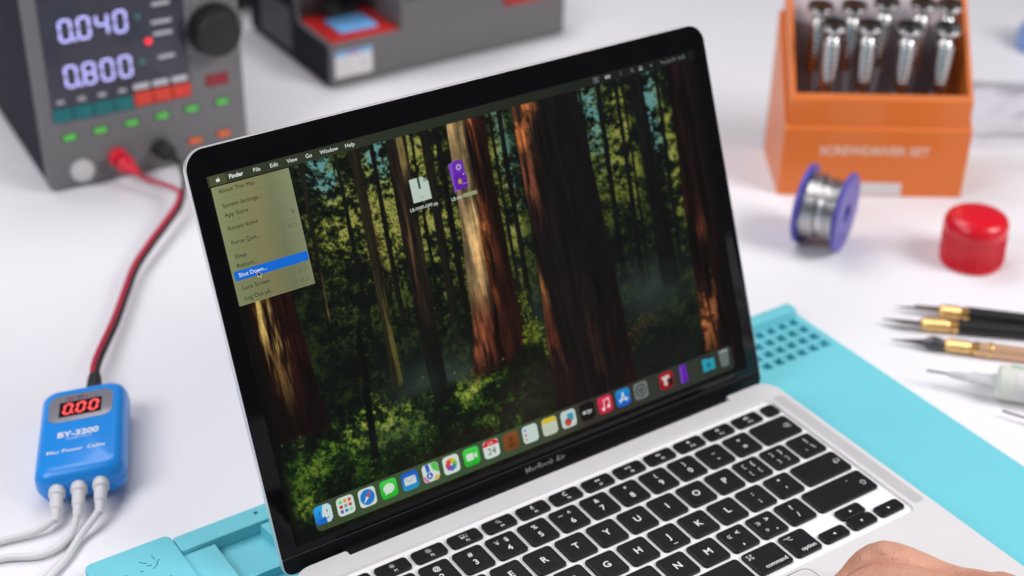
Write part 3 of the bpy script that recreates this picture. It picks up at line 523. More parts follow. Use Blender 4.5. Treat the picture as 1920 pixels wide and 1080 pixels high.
# menu panel
f = Flat(); bu = [1.0, 10, 20, 30, 40.2]; bc = [(138, 145, 104), (131, 136, 95), (134, 130, 90), (119, 125, 92), (134, 141, 106)]
for k in range(4): f.poly([(bu[k], 5.4), (bu[k + 1], 5.4), (bu[k + 1], 62.0), (bu[k], 62.0)], 0, 1, [bc[k], bc[k + 1], np.array(bc[k + 1]) * .92, np.array(bc[k]) * .92])
f.poly([(0.9, 5.6), (1.0, 5.6), (1.0, 61.8), (0.9, 61.8)], (120, 120, 84), 1)
f.line([(1.2, 62.0), (40.0, 62.0)], .18, (150, 150, 110), 2); f.line([(40.2, 5.4), (40.2, 62.0)], .18, (146, 146, 108), 2)
for v in (11.3, 22.4, 29.0, 36.0, 52): f.line([(3, v), (38.5, v)], .12, (108, 104, 70), 2)
f.rr(2.0, 40.0, 45.7, 50.3, .9, (18, 106, 212), 3); DKT = (16, 16, 12)
for s_, u, v in (('About This Mac', 4.0, 7.9), ('System Settings...', 4.2, 14.8), ('App Store', 4.2, 19.3), ('Recent Items', 4.2, 25.6), ('Force Quit...', 4.2, 32.5), ('Sleep', 4.2, 39.1), ('Restart...', 4.2, 43.6), ('Lock Screen', 4.2, 54.3), ('Log Out pb...', 4.2, 59.2)): f.text(s_, u, v, 2.85, DKT, 4, 'LEFT', 0.0)
f.text('Shut Down...', 4.0, 48.0, 2.75, (224, 232, 240), 5, 'LEFT', .008); f.line([(37.0, 24.7), (37.8, 25.7), (37.0, 26.7)], .3, DKT, 4); gm_ = (100, 100, 72)
def sc(u, v, mode):
    if mode == 0: f.line([(u, v - .7), (u + .8, v - .7), (u + 1.5, v + .7), (u + 2.2, v + .7)], .2, gm_, 4)
    if mode == 1: f.line([(u + .3, v), (u + .9, v - .6), (u + 1.5, v)], .2, gm_, 4)
    if mode == 2: f.line([(u + .9, v - 1), (u, v), (u + .5, v), (u + .5, v + .8), (u + 1.3, v + .8), (u + 1.3, v), (u + 1.8, v), (u + .9, v - 1)], .2, gm_, 4)
    f.line([(u + 3.2, v - .7), (u + 4.6, v - .7), (u + 4.6, v + .7), (u + 3.2, v + .7), (u + 3.2, v - .7)], .2, gm_, 4); f.line([(u + 3.2, v), (u + 4.6, v)], .2, gm_, 4); f.line([(u + 3.9, v - .8), (u + 3.9, v + .8)], .2, gm_, 4); f.line([(u + 6.4 + .85 * math.cos(a / 2), v + .85 * math.sin(a / 2)) for a in range(14)], .25, gm_, 4)
sc(30.5, 32.3, 0); sc(30.5, 54.2, 1); sc(30.5, 58.8, 2); f.build('drop_down_menu')
f = Flat(); cx, cy = 13.2, 48.6
f.poly([(cx - .22, cy - .45), (cx - .22, cy + 2.9), (cx + .6, cy + 2.3), (cx + 1.12, cy + 3.3), (cx + 1.75, cy + 2.98), (cx + 1.25, cy + 2.0), (cx + 2.2, cy + 1.95)], (220, 220, 210), 6); f.poly([(cx, cy), (cx, cy + 2.5), (cx + .65, cy + 2.0), (cx + 1.2, cy + 3.0), (cx + 1.5, cy + 2.85), (cx + 1.0, cy + 1.8), (cx + 1.8, cy + 1.75)], (10, 10, 10), 7); f.build('pointer')
# desktop icons
f = Flat(); zc = (186, 204, 190)
f.poly([(100.6, 26.6), (108.2, 26.6), (111.0, 29.4), (111.0, 38.4), (100.6, 38.4)], zc, 1); f.poly([(108.2, 26.6), (111.0, 29.4), (108.2, 29.4)], (150, 166, 154), 2); f.rr(104.9, 106.3, 26.6, 32.2, .3, (70, 80, 74), 2); f.text('ZIP', 105.8, 36.4, 1.4, (120, 134, 124), 2, 'CENTER'); f.text('LB-WIFI-OFF.zip', 105.8, 41.5, 2.35, (206, 214, 206), 3, 'CENTER', .012); f.build('zip_file_icon')
f = Flat(); pu = (104, 44, 176)
f.poly([(123.6, 24.6), (126.4, 23.6), (126.4, 38.2), (124.4, 39.4)], (126, 76, 190), 1); f.rr(125.6, 132.2, 23.4, 31.6, 2.6, pu, 2); f.rr(125.2, 132.8, 30.0, 38.2, 2.0, (92, 34, 160), 3); f.disc(129.2, 27.0, 1.5, (190, 170, 196), 4, 16); f.disc(129.2, 27.0, .8, pu, 5, 12); f.poly([(127.4, 35.4), (127.4, 33.6), (128.4, 32.6), (129.4, 33.6), (129.4, 35.4)], (190, 150, 80), 4); f.line([(129.8, 35.8), (132.8, 35.6)], .3, (176, 160, 170), 4); f.disc(131.2, 31.0, .45, (210, 180, 190), 4, 10)
f.text('LB-WI', 121.6, 42.0, 2.35, (206, 214, 206), 3, 'LEFT', .012); f.rr(128.4, 136.8, 40.6, 42.6, .5, (150, 156, 118), 2); f.build('installer_icon')
# dock
f = Flat(); du = [12.4, 60, 110, 160, 176, 220, 250, 277.6]; dc = [(60, 74, 44), (58, 82, 54), (56, 80, 54), (60, 66, 48), (52, 46, 42), (50, 52, 46), (48, 54, 46), (44, 50, 46)]
for k in range(len(du) - 1):
    a, b = du[k] + (2.6 if k == 0 else 0), du[k + 1] - (2.6 if k == len(du) - 2 else 0); f.poly([(a, 166.6), (b, 166.6), (b, 180.6), (a, 180.6)], 0, 1, [dc[k], dc[k + 1], dc[k + 1], dc[k]])
f.poly([(12.4, 169.2), (12.6, 168.2), (13.2, 167.4), (14, 166.9), (15, 166.6), (15, 180.6), (14, 180.3), (13.2, 179.8), (12.6, 179), (12.4, 178)], dc[0], 1); f.poly([(277.6, 169.2), (277.4, 168.2), (276.8, 167.4), (276, 166.9), (275, 166.6), (275, 180.6), (276, 180.3), (276.8, 179.8), (277.4, 179), (277.6, 178)][::-1], dc[-1], 1)
f.line([(219.9, 168.4), (219.9, 178.8)], .15, (76, 84, 72), 2); f.line([(251, 168.4), (251, 178.8)], .15, (70, 76, 68), 2)
for u in (17.4, 41.7): f.disc(u, 179.5, .32, (8, 12, 8), 2, 8)
f.build('dock')
IV = 172.7; h_ = 4.75
def icon(u, name, fn, c0, c1=None):
    f = Flat(); 
    if c0 is not None: f.rr(u - h_, u + h_, IV - h_, IV + h_, 2.1, c0, 2, c1)
    if fn: fn(f, u, IV)
    f.build('dock_icon', name)
WHT = (206, 220, 212)
def i_finder(f, u, v):
    f.poly([(u + .6, v - h_ + .1), (u + h_ - 1.8, v - h_ + .1), (u + h_ - .1, v - h_ + 1.9), (u + h_ - .1, v + h_ - 1.9), (u + h_ - 1.8, v + h_ - .1), (u + 1.4, v + h_ - .1), (u + .9, v + 1.4), (u - .9, v + 1.2), (u - .4, v - 2)], (198, 218, 218), 3); f.line([(u - 2, v - 1.8), (u - 2, v - .4)], .45, (20, 50, 90), 4); f.line([(u + 2.2, v - 1.8), (u + 2.2, v - .4)], .45, (20, 50, 90), 4); f.line([(u - 2.8, v + 2.0), (u - 1, v + 2.8), (u + 1, v + 2.8), (u + 2.8, v + 2.0)], .4, (20, 50, 90), 4)
def i_launch(f, u, v):
    cs = [(110, 200, 100), (220, 150, 40), (210, 90, 50), (180, 40, 50), (140, 150, 160), (200, 60, 70), (110, 70, 170), (50, 130, 180), (120, 210, 150)]
    for k, c in enumerate(cs): f.rr(u + (k % 3 - 1) * 2.5 - .85, u + (k % 3 - 1) * 2.5 + .85, v + (k // 3 - 1) * 2.5 - .85, v + (k // 3 - 1) * 2.5 + .85, .4, c, 3)
def i_safari(f, u, v): f.disc(u, v, 4.0, (30, 120, 200), 3, 28); f.poly([(u + 2.5, v - 2.8), (u + .6, v + .5), (u - .6, v - .5)], (210, 50, 50), 4); f.poly([(u - 2.5, v + 2.8), (u + .6, v + .5), (u - .6, v - .5)], (220, 225, 225), 4)
def i_msg(f, u, v): f.disc(u, v - .2, 3.1, (205, 225, 205), 3, 22, 2.6); f.poly([(u - 2.2, v + 1.2), (u - 1, v + 2.2), (u - 2.6, v + 2.9)], (205, 225, 205), 3)
def i_mail(f, u, v): f.rr(u - 3.3, u + 3.3, v - 2.1, v + 2.1, .6, (205, 215, 215), 3); f.line([(u - 3, v - 1.7), (u, v + .6), (u + 3, v - 1.7)], .35, (120, 150, 180), 4)
def i_maps(f, u, v):
    f.poly([(u + .4, v - 4.6), (u + 3.6, v - 4.6), (u + 4.6, v - 3), (u + 4.6, v + 1.2), (u + 1.4, v - 1)], (90, 190, 90), 3); f.poly([(u - 2.8, v - 4.65), (u - .6, v - 4.65), (u - .2, v + .5), (u - 2.2, v + .5)], (30, 100, 190), 3); f.poly([(u - 4.6, v + .8), (u - 2.6, v + 2), (u - 1.4, v + 4.6), (u - 3, v + 4.6), (u - 4.5, v + 3)], (200, 120, 160), 3); f.poly([(u + 1, v + 4.6), (u + 2.4, v + 2.2), (u + 4.6, v + 2.8), (u + 4, v + 4.2)], (220, 170, 60), 3); f.disc(u - 1.0, v + 1.6, 2.2, (205, 218, 222), 4, 18); f.disc(u - 1.0, v + 1.6, 1.8, (20, 90, 180), 5, 18); f.poly([(u - 1, v + .2), (u - .1, v + 2.7), (u - 1, v + 2.1), (u - 1.9, v + 2.7)], (220, 230, 235), 6)
def i_photos(f, u, v):
    for k, c in enumerate([(225, 150, 40), (200, 190, 50), (120, 180, 70), (60, 150, 150), (60, 110, 190), (130, 80, 170), (190, 60, 110), (215, 70, 50)]):
        a = -math.pi / 2 + k * math.pi / 4; f.disc(u + 2.0 * math.cos(a), v + 2.0 * math.sin(a), 1.45, c, 3 + k * .2, 14)
def i_ft(f, u, v): f.rr(u - 3.1, u + 1.3, v - 1.9, v + 1.9, .8, (205, 225, 205), 3); f.poly([(u + 1.6, v - .5), (u + 3.3, v - 1.7), (u + 3.3, v + 1.7), (u + 1.6, v + .5)], (205, 225, 205), 3)
def i_cal(f, u, v): f.poly([(u - h_ + .03, v - 1.8), (u + h_ - .03, v - 1.8), (u + h_ - .05, v - h_ + 1.9), (u + h_ - 1.9, v - h_ + .05), (u - h_ + 1.9, v - h_ + .05), (u - h_ + .05, v - h_ + 1.9)], (205, 40, 45), 3); f.text('JUN', u, v - 3.0, 1.9, (235, 190, 190), 4, 'CENTER', .01); f.text('24', u, v + 1.4, 5.2, (60, 64, 60), 4, 'CENTER')
def i_contacts(f, u, v): f.disc(u, v - 1.0, 1.5, (96, 54, 26), 3); f.disc(u, v + 2.2, 2.4, (96, 54, 26), 3, 18, 1.5)
def i_rem(f, u, v):
    for k, c in enumerate([(40, 90, 200), (190, 60, 50), (200, 130, 50)]): f.disc(u - 2.8, v - 2.5 + 2.5 * k, .65, c, 3, 10); f.line([(u - 1.2, v - 2.5 + 2.5 * k), (u + 3.2, v - 2.5 + 2.5 * k)], .22, (170, 184, 178), 3)
def i_notes(f, u, v): f.poly([(u - h_ + .03, v - 2.0), (u + h_ - .03, v - 2.0), (u + h_ - .05, v - h_ + 1.9), (u + h_ - 1.9, v - h_ + .05), (u - h_ + 1.9, v - h_ + .05), (u - h_ + .05, v - h_ + 1.9)], (214, 184, 30), 3); f.line([(u - 3.4, v + .6), (u + 3.4, v + .6)], .2, (160, 168, 150), 3); f.line([(u - 3.4, v + 2.4), (u + 3.4, v + 2.4)], .2, (160, 168, 150), 3)
def i_ff(f, u, v): f.rr(u - .6, u + 3.2, v - 2.8, v + 1.0, .5, (30, 150, 170), 3); f.disc(u - .6, v + 1.8, 2.1, (200, 60, 50), 4); f.line([(u - 3, v + 1.5), (u - 1, v - .5), (u + 1, v + 1.5), (u + 3, v + .5)], .45, (40, 60, 90), 5)
def i_tv(f, u, v): apple(f, u - 2.1, v + .2, 1.35, (200, 204, 200), 3); f.text('tv', u + 1.2, v + .2, 4.2, (200, 204, 200), 3, 'CENTER', .02)
def i_music(f, u, v): f.disc(u - 1.6, v + 2.2, 1.0, (235, 220, 220), 3, 12); f.disc(u + 1.9, v + 1.5, 1.0, (235, 220, 220), 3, 12); f.line([(u - .85, v + 2.2), (u - .85, v - 2.4), (u + 2.6, v - 3.0), (u + 2.6, v + 1.5)], .5, (235, 220, 220), 3)
def i_as(f, u, v): f.line([(u - 2.3, v + 2.6), (u + .6, v - 2.8)], .7, (215, 228, 235), 3); f.line([(u + 2.3, v + 2.6), (u - .6, v - 2.8)], .7, (215, 228, 235), 4); f.line([(u - 3.1, v + 1.1), (u + 3.1, v + 1.1)], .7, (215, 228, 235), 5)
def i_set(f, u, v): f.disc(u, v, 3.4, (40, 46, 44), 3, 24); f.disc(u, v, 2.7, (112, 120, 116), 4, 24); f.disc(u, v, 1.7, (52, 58, 56), 5, 16); f.line([(u, v), (u, v - 2.6)], .5, (112, 120, 116), 6); f.line([(u, v), (u + 2.2, v + 1.3)], .5, (112, 120, 116), 6); f.line([(u, v), (u - 2.2, v + 1.3)], .5, (112, 120, 116), 6)
def i_red(f, u, v): f.poly([(u - 2.8, v - 2.6), (u + 2.2, v - 2.8), (u + 2.2, v - 1), (u + .2, v - .8), (u + .2, v + 2.6), (u - 1.8, v + 2.6), (u - 1.8, v - .8), (u - 2.8, v - .8)], (206, 196, 190), 3); f.poly([(u + 1, v + .2), (u + 4, v - 1.6), (u + 4.4, v + 2.6), (u + 2, v + 4.4)], (22, 22, 22), 4)
def i_pur(f, u, v): f.poly([(u - 2.2, v - 5.2), (u + 2.2, v - 5.2), (u + 2.6, v + 5.0), (u - 2.6, v + 5.0)], (96, 36, 168), 2); f.poly([(u - 2.2, v - 5.2), (u - .9, v - 5.2), (u - 1.1, v + 5.0), (u - 2.6, v + 5.0)], (122, 62, 190), 3); f.disc(u + .6, v + 2.6, .6, (50, 14, 100), 3, 10)
def i_fold(f, u, v): f.poly([(u - 4.3, v - 3.6), (u - 1.2, v - 3.6), (u - .3, v - 2.8), (u + 4.3, v - 2.8), (u + 4.3, v + 3.6), (u - 4.3, v + 3.6)], (38, 152, 172), 2); f.disc(u, v + .5, 1.6, (24, 112, 140), 3); f.line([(u - 4.2, v - 2.0), (u + 4.2, v - 2.0)], .2, (60, 176, 190), 3)
def i_trash(f, u, v): f.poly([(u - 3.4, v - 4.4), (u + 3.4, v - 4.4), (u + 2.5, v + 4.6), (u - 2.5, v + 4.6)], (120, 132, 126), 2); f.poly([(u - 2.7, v - 3.6), (u + 2.7, v - 3.6), (u + 1.9, v + 4.0), (u - 1.9, v + 4.0)], (98, 110, 104), 3); f.disc(u, v - 4.2, 3.4, (150, 162, 156), 4, 20, .7)
G0, G1 = (64, 206, 78), (34, 172, 40)
for u, nm, fn, c0, c1 in ((17.4, 'blue and white smiling face dock icon', i_finder, (40, 172, 226), (20, 96, 200)), (29.7, 'dock icon with a grid of coloured squares', i_launch, WHT, None), (41.8, 'blue compass dock icon', i_safari, WHT, None), (54.0, 'green speech bubble dock icon', i_msg, G0, G1), (66.2, 'blue envelope dock icon', i_mail, (24, 84, 190), (30, 150, 200)), (78.3, 'street map dock icon', i_maps, WHT, None), (90.4, 'colourful flower dock icon', i_photos, WHT, None), (102.6, 'green video camera dock icon', i_ft, G0, G1), (114.7, 'calendar dock icon reading 24', i_cal, WHT, None), (127.0, 'brown dock icon with a bust', i_contacts, (128, 74, 34), (112, 64, 28)), (139.0, 'white list dock icon with coloured dots', i_rem, (196, 212, 206), None), (151.4, 'yellow topped notepad dock icon', i_notes, (190, 200, 182), None), (163.6, 'white dock icon with teal and red shapes', i_ff, (190, 206, 202), None), (175.9, 'black dock icon lettered tv', i_tv, (14, 14, 15), None), (187.9, 'pink music note dock icon', i_music, (216, 46, 78), (190, 30, 56)), (199.9, 'blue dock icon with letter A', i_as, (28, 140, 204), (24, 90, 190)), (212.1, 'grey gear dock icon', i_set, (108, 116, 112), None), (229.9, 'red dock icon with white letter', i_red, (170, 28, 40), (140, 20, 30)), (242.0, 'purple dock icon', i_pur, None, None), (260.0, 'teal folder dock icon', i_fold, None, None), (271.4, 'waste bin dock icon', i_trash, None, None)):
    icon(u, nm, fn, c0, c1)

# ================================================================== bench power supply
PS = Thing('bench_power_supply', (-109.5, 495.8, 0), -4.0, 'grey bench power supply with lavender digits reading 0.040 and 0.800', 'power supply')
FX = Matrix(((1, 0, 0), (0, 0, -1), (0, 1, 0))).to_4x4()        # drawing plane (x, height, outward) -> front panel facing -y
PW, PH, PD = 148, 168, 235
PS.part('case', MB().rbox(0.8, PW - 0.8, 3.5, PD, 5, PH - 1.5, 3, 1.5), 'psu_side')
b = MB(FX); Lf = lambda i, n: [(x, y, n) for x, y in rrect(0 + i, PW - i, 2.5 + i, PH - i, 4 - i, 5)]
front = PS.part('front_panel', b.loft([Lf(0, -6), Lf(0, 0.6), Lf(0.5, 1.6), Lf(1.6, 2.0)]), 'psu')
for x in (14, PW - 14):
    for y in (14, PD - 20): PS.part('foot', MB().lathe((x, y, 0), (0, 0, 1), [(0, 6), (6, 7)], 16), 'black_soft')
PS.part('display_panel', MB(FX).loft([[(x, y, n) for x, y in rrect(9 + i, 108.5 - i, 53 + i, 160 - i, 1.5, 4)] for i, n in ((0, 1.5), (0, 2.3), (.3, 2.5))]), 'lcd', front)
for row, (s_, y0) in enumerate((('0040', 110.0), ('0800', 77.0))):
    for k, ch in enumerate(s_):
        d = MB(FX); d.seg7(ch, 21 + 12.6 * k, y0, 2.62, 9.2, 16.4, 1.75, slant=-.02 if row else .0); PS.part('digit', d, 'digit', front)
    d = MB(FX); d.lathe((31.6, y0 + 1.0, 2.62), (0, 0, 1), [(0, 1.3), (0.1, 1.3)], 10); PS.part('decimal_point', d, 'digit', front)
    PS.part('unit_mark', MB(FX).text('A' if row else 'V', 75.5, y0 + 9, 2.62, 6.5, 0, 'CENTER', .03), 'dot_teal', front)
for k in range(4): PS.part('memory_button', MB(FX).loft([[(x, y, n) for x, y in rrect(9.4 + 14.3 * k + i, 22.9 + 14.3 * k - i, 53 + i, 63 - i, .8, 3)] for i, n in ((0, 2.4), (0, 3.4), (.4, 3.9))]), 'teal_btn', front)
for k in range(3): PS.part('output_button', MB(FX).loft([[(x, y, n) for x, y in rrect(66.8 + 13.9 * k + i, 80.0 + 13.9 * k - i, 54.2 + i, 64.4 - i, .8, 3)] for i, n in ((0, 2.4), (0, 3.4), (.4, 3.9))]), 'red_btn', front)
d = MB(FX)
for k in range(4): d.text('M%d' % (k + 1), 16.2 + 14.3 * k, 67.6, 2.64, 4.4, 0, 'CENTER', .04)
for k in range(3): d.add([(x, y, 2.64) for x, y in rrect(67 + 13.9 * k, 78.5 + 13.9 * k, 66.4, 70.6, .6, 3)], [list(range(16))])
for y, x0, x1 in ((125, 86, 99), (112, 84.5, 99), (103.5, 85, 99), (86, 87, 99)): d.add([(x, yy, 2.64) for x, yy in rrect(x0, x1, y, y + 2.4, .8, 3)], [list(range(16))])
PS.part('panel_print', d, 'grey_print', front)
PS.part('status_light', MB(FX).lathe((81.2, 100.4, 2.4), (0, 0, 1), [(0, 2.5), (.9, 2.4), (1.6, 1.2)], 16), 'led_red', front)
for k, x in enumerate((18.8, 40.6, 63, 85.6, 107.6, 130.4)):
    o = PS.part('button_recess', MB(FX).loft([[(a, c, n) for a, c in rrect(x - 5.8, x + 5.8, 37.6 + .75 * k, 43.4 + .75 * k, 1, 3)] for n in (1.6, 2.12)]), 'black', front)
    PS.part('green_button', MB(FX).loft([[(a, c, n) for a, c in rrect(x - 4.7 + i, x + 4.5 - i, 38.6 + .75 * k + i, 42.6 + .75 * k - i, .8, 3)] for i, n in ((0, 2.0), (0, 3.0), (.4, 3.4))]), 'green_btn', front)
for x, y in ((107.6, 18.0), (129.6, 19.0)):
    PS.part('button_recess', MB(FX).loft([[(a, c, n) for a, c in rrect(x - 5.6, x + 5.6, y - 2.6, y + 2.6, 1, 3)] for n in (1.6, 2.12)]), 'black', front)
    PS.part('orange_button', MB(FX).loft([[(a, c, n) for a, c in rrect(x - 4.7 + i, x + 4.7 - i, y - 1.9 + i, y + 1.9 - i, .8, 3)] for i, n in ((0, 2.0), (0, 3.0), (.4, 3.4))]), 'orange_btn', front)
o = PS.part('small_display', MB(FX).loft([[(a, c, n) for a, c in rrect(119.5, 136.5, 57.6, 66.6, .8, 3)] for n in (1.8, 2.5)]), 'led_dim', front)
d = MB(FX)
for k in range(3): d.seg7('0', 122.4 + 4.2 * k, 59.6, 2.6, 3.0, 5.0, .55)
PS.part('small_digits', d, 'red_print', front)
PS.part('knob_ring', MB(FX).lathe((128, 101, 1.9), (0, 0, 1), [(0, 22.5), (.5, 22.3), (.6, 20)], 40), 'psu', front)
d = MB(FX)
for k in range(11): a = R(220 - 26 * k); d.tube([(128 + 22.9 * math.cos(a), 101 + 22.9 * math.sin(a), 2.1), (128 + 25 * math.cos(a), 101 + 25 * math.sin(a), 2.1)], .3, 5)
PS.part('knob_scale', d, 'grey_print', front)
kn = PS.part('rotary_knob', MB(FX).lathe((128, 101, 2), (0, 0, 1), [(0, 19.5), (1.0, 19.5), (1.2, 17.2), (14, 16.2), (15.6, 14.6), (16, 12)], 40), 'black', front)
PS.part('knob_pointer', MB(FX).loft([[(a, c, n) for a, c in rrect(126.6, 129.4, 103, 115.5, .8, 3)] for n in (15.5, 16.5)]), 'black_soft', front)
d = MB(FX); 
PS.part('push_button', MB(FX).lathe((24, 13.5, 2), (0, 0, 1), [(0, 8.6), (.6, 8.6), (.8, 7.6), (3.4, 7.4), (4.0, 6.4)], 28), 'white_btn', front)
d = MB(FX)
for y in (14.5, 9.5): d.add([(x, yy, 2.06) for x, yy in rrect(35, 42, y, y + 1.6, .5, 3)], [list(range(16))])
PS.part('socket_print', d, 'black', front)
for x, mm in ((50, 'red_plug'), (81.5, 'black_soft')): PS.part('socket', MB(FX).lathe((x, 18.5, 2), (0, 0, 1), [(0, 7.0), (4, 6.6), (5, 5.6)], 24), mm, front)

# ================================================================== power cable with blue meter box
CB = Thing('power_cable', (-194, 195, 0), 0, 'blue meter box reading 0.00 with red and black leads and three white cables', 'power cable')
BXr = Matrix.Translation((0, 0, 1.9)) @ Matrix.Rotation(R(-23.0), 4, 'Z') @ Matrix.Rotation(R(-6.5), 4, 'Y')
bw, bl, bh = 23.6, 40.0, 19.5
b = MB(BXr @ Matrix.Shear('XY', 4, (0, 0)) if False else BXr)
def bloop(i, z, r=9): return [(x, y, z) for x, y in rrect(-bw + i, bw - i, -bl + i, bl - i, max(r - i * .6, 1.5), 6)]
prof = [(4.2, 0.6), (1.6, 2.2), (0.2, 6.5), (0.0, 9.0), (0.12, 9.3), (0.0, 9.6), (0.4, 13.5), (1.6, 16.8), (3.6, 18.5), (5.6, bh)]
hous = CB.part('housing', b.loft([bloop(i, z) for i, z in prof]), 'blue', sharp=40)
fp = CB.part('faceplate', MB(BXr).loft([[(x, y, z) for x, y in rrect(-17.6 + i, 17.0 - i, 5.8 + i, 30.2 - i, 6, 5)] for i, z in ((0, bh - .3), (0, bh + .2), (.3, bh + .35))]), 'plate', hous)
CB.part('display_window', MB(BXr).box(-11.6, 11.0, 9.8, 23.0, bh, bh + .6), 'window', hous)
for k in range(3):
    d = MB(BXr); d.seg7('0', -10.0 + 6.9 * k, 11.4, bh + .68, 5.2, 9.8, 1.35, slant=.10); CB.part('digit', d, 'led7', hous)
CB.part('decimal_point', MB(BXr).lathe((-4.1, 12.1, bh + .66), (0, 0, 1), [(0, .6), (.05, .6)], 10), 'led7', hous)
d = MB(BXr)
for k in range(2): d.tube([(-7.6 + 2 * k, 26.8, bh + .4), (-6.4 + 2 * k, 25.2, bh + .4)], .28, 5); d.tube([(-6.4 + 2 * k, 26.8, bh + .4), (-7.6 + 2 * k, 25.2, bh + .4)], .28, 5)
d.lathe((2.4, 26.0, bh + .36), (0, 0, 1), [(0, 1.0), (.05, 1.0)], 10); CB.part('red_logo', d, 'red_print', hous)
d = MB(BXr); d.tube([(-2.4, 26.9, bh + .4), (-2.4, 25.1, bh + .4), (-1.2, 25.1, bh + .4), (-1.2, 26.9, bh + .4), (-2.4, 26.9, bh + .4)], .25, 5)
d.tube([(-.6, 26.9, bh + .4), (.6, 26.9, bh + .4), (.6, 25.1, bh + .4), (-.6, 25.1, bh + .4)], .25, 5)
for x in (4.6, 6.6, 8.6): d.tube([(x, 25.1, bh + .4), (x, 26.9, bh + .4), (x + 1.2, 25.1, bh + .4), (x + 1.2, 26.9, bh + .4)], .22, 5)
CB.part('black_logo', d, 'black', hous)
d = MB(BXr); d.text('BY-3200', -.6, -6.2, bh + .08, 6.6, 0, 'CENTER', .035, sx=.95); d.text('Intelligent Power', .4, -10.2, bh + .08, 2.0); d.text('Mac Power  Cable', -1.0, -20.4, bh + .08, 4.1, 0, 'CENTER', .012, sx=1.0); CB.part('lettering', d, 'white_print', hous)
bt = [Vector((-176.5, 231.5, 10.5)) - Vector((-194, 195, 0)), Vector((-172.6, 240.5, 10.5)) - Vector((-194, 195, 0)), Vector((-168.4, 250.0, 10.8)) - Vector((-194, 195, 0))]
CB.part('strain_relief', MB().tube(smooth(bt, 3), [4.6, 4.6, 4.5, 4.4, 4.2, 4.0, 3.6], 14), 'black_soft')
c0 = Vector((194, -195, 0))
cord = [(-173.5, 238, 10.5), (-170, 246.5, 10.8), (-162, 263.6, 11), (-136.6, 301.4, 9), (-118.4, 330, 8.8), (-102, 355, 9), (-82, 377, 10), (-62.5, 396.5, 11), (-48, 411.8, 12), (-40, 425, 13)]
off = Vector((1.25, -.8, 0)); ps = Matrix.Translation(Vector((-109.5, 495.8, 0))) @ Matrix.Rotation(R(-4), 4, 'Z')
rp = ps @ Vector((50, -15, 18.0)); bp_ = ps @ Vector((81.5, -15, 19))
red = [Vector(p) + Vector((-.9, .5, 1.1)) for p in cord] + [Vector((-40.5, 436, 12)), Vector((-44.5, 449, 11)), Vector((-51, 460, 11.5)), Vector((-54, 471, 13)), Vector((-56, 477, 15))]
blk_ = [Vector(p) + Vector((1.0, -.6, -1.0)) for p in cord] + [Vector((-34, 434, 16)), Vector((-30.5, 443, 18)), Vector((-27.2, 457, 19)), Vector((-27.6, 466, 19.6)), Vector((-28.2, 471, 19.6))]
CB.part('red_lead', MB().tube([p + c0 for p in smooth(red, 8)], 1.65, 10), 'red_wire'); CB.part('black_lead', MB().tube([p + c0 for p in smooth(blk_, 8)], 1.65, 10), 'black_soft')
def plug(p, tail, mm, name):
    ax = (p - tail).normalized(); CB.part(name, MB().lathe(tail + c0, ax, [(0, 2.0), (.3, 2.6), (9, 4.6), (9.8, 6.2), (11, 6.7), (14, 6.7), (15, 6.0), (15.2, 2.2), (18, 2.1)], 24), mm)
dirp = ps.to_3x3() @ Vector((0, 1, 0))
plug(rp + dirp * 8, Vector((-53.6, 469, 12.6)), 'red_plug', 'red_banana_plug'); plug(bp_ + dirp * 8, Vector((-27.5, 464, 19.5)), 'black_soft', 'black_banana_plug')
bx2w = lambda x, y, z: (BXr @ Vector((x, y, z))) + Vector((-194, 195, 0))
ends = [[(-240, 146.5, 3.2), (-257, 149.5, 2.6), (-285, 152, 2.6), (-320, 160, 2.6)], [(-227.5, 133.5, 3), (-243, 128.8, 2.6), (-262, 137, 2.6), (-300, 140, 2.6)], [(-222, 131, 3.6), (-234, 119.5, 2.8), (-246.5, 110.5, 2.6), (-275, 88, 2.6)]]
for k, x in enumerate((-11.8, -.6, 10.6)):
    p0 = bx2w(x, -bl + 2.5, 9.8); d_ = (BXr.to_3x3() @ Vector((-.06, -1, -.22))).normalized()
    wc = CB.part('white_cable', MB().tube([p + c0 for p in smooth([p0 + d_ * 6, p0 + d_ * 19] + [Vector(q) for q in ends[k]], 8)], 1.9, 12), 'wcable')
    CB.part('white_plug', MB().lathe(p0 + c0, d_, [(0, 4.3), (5.6, 4.3), (6.2, 3.9), (6.6, 3.5), (14.5, 3.1), (15.2, 2.6), (19, 2.4), (22, 1.9)], 24), 'wcable', wc)

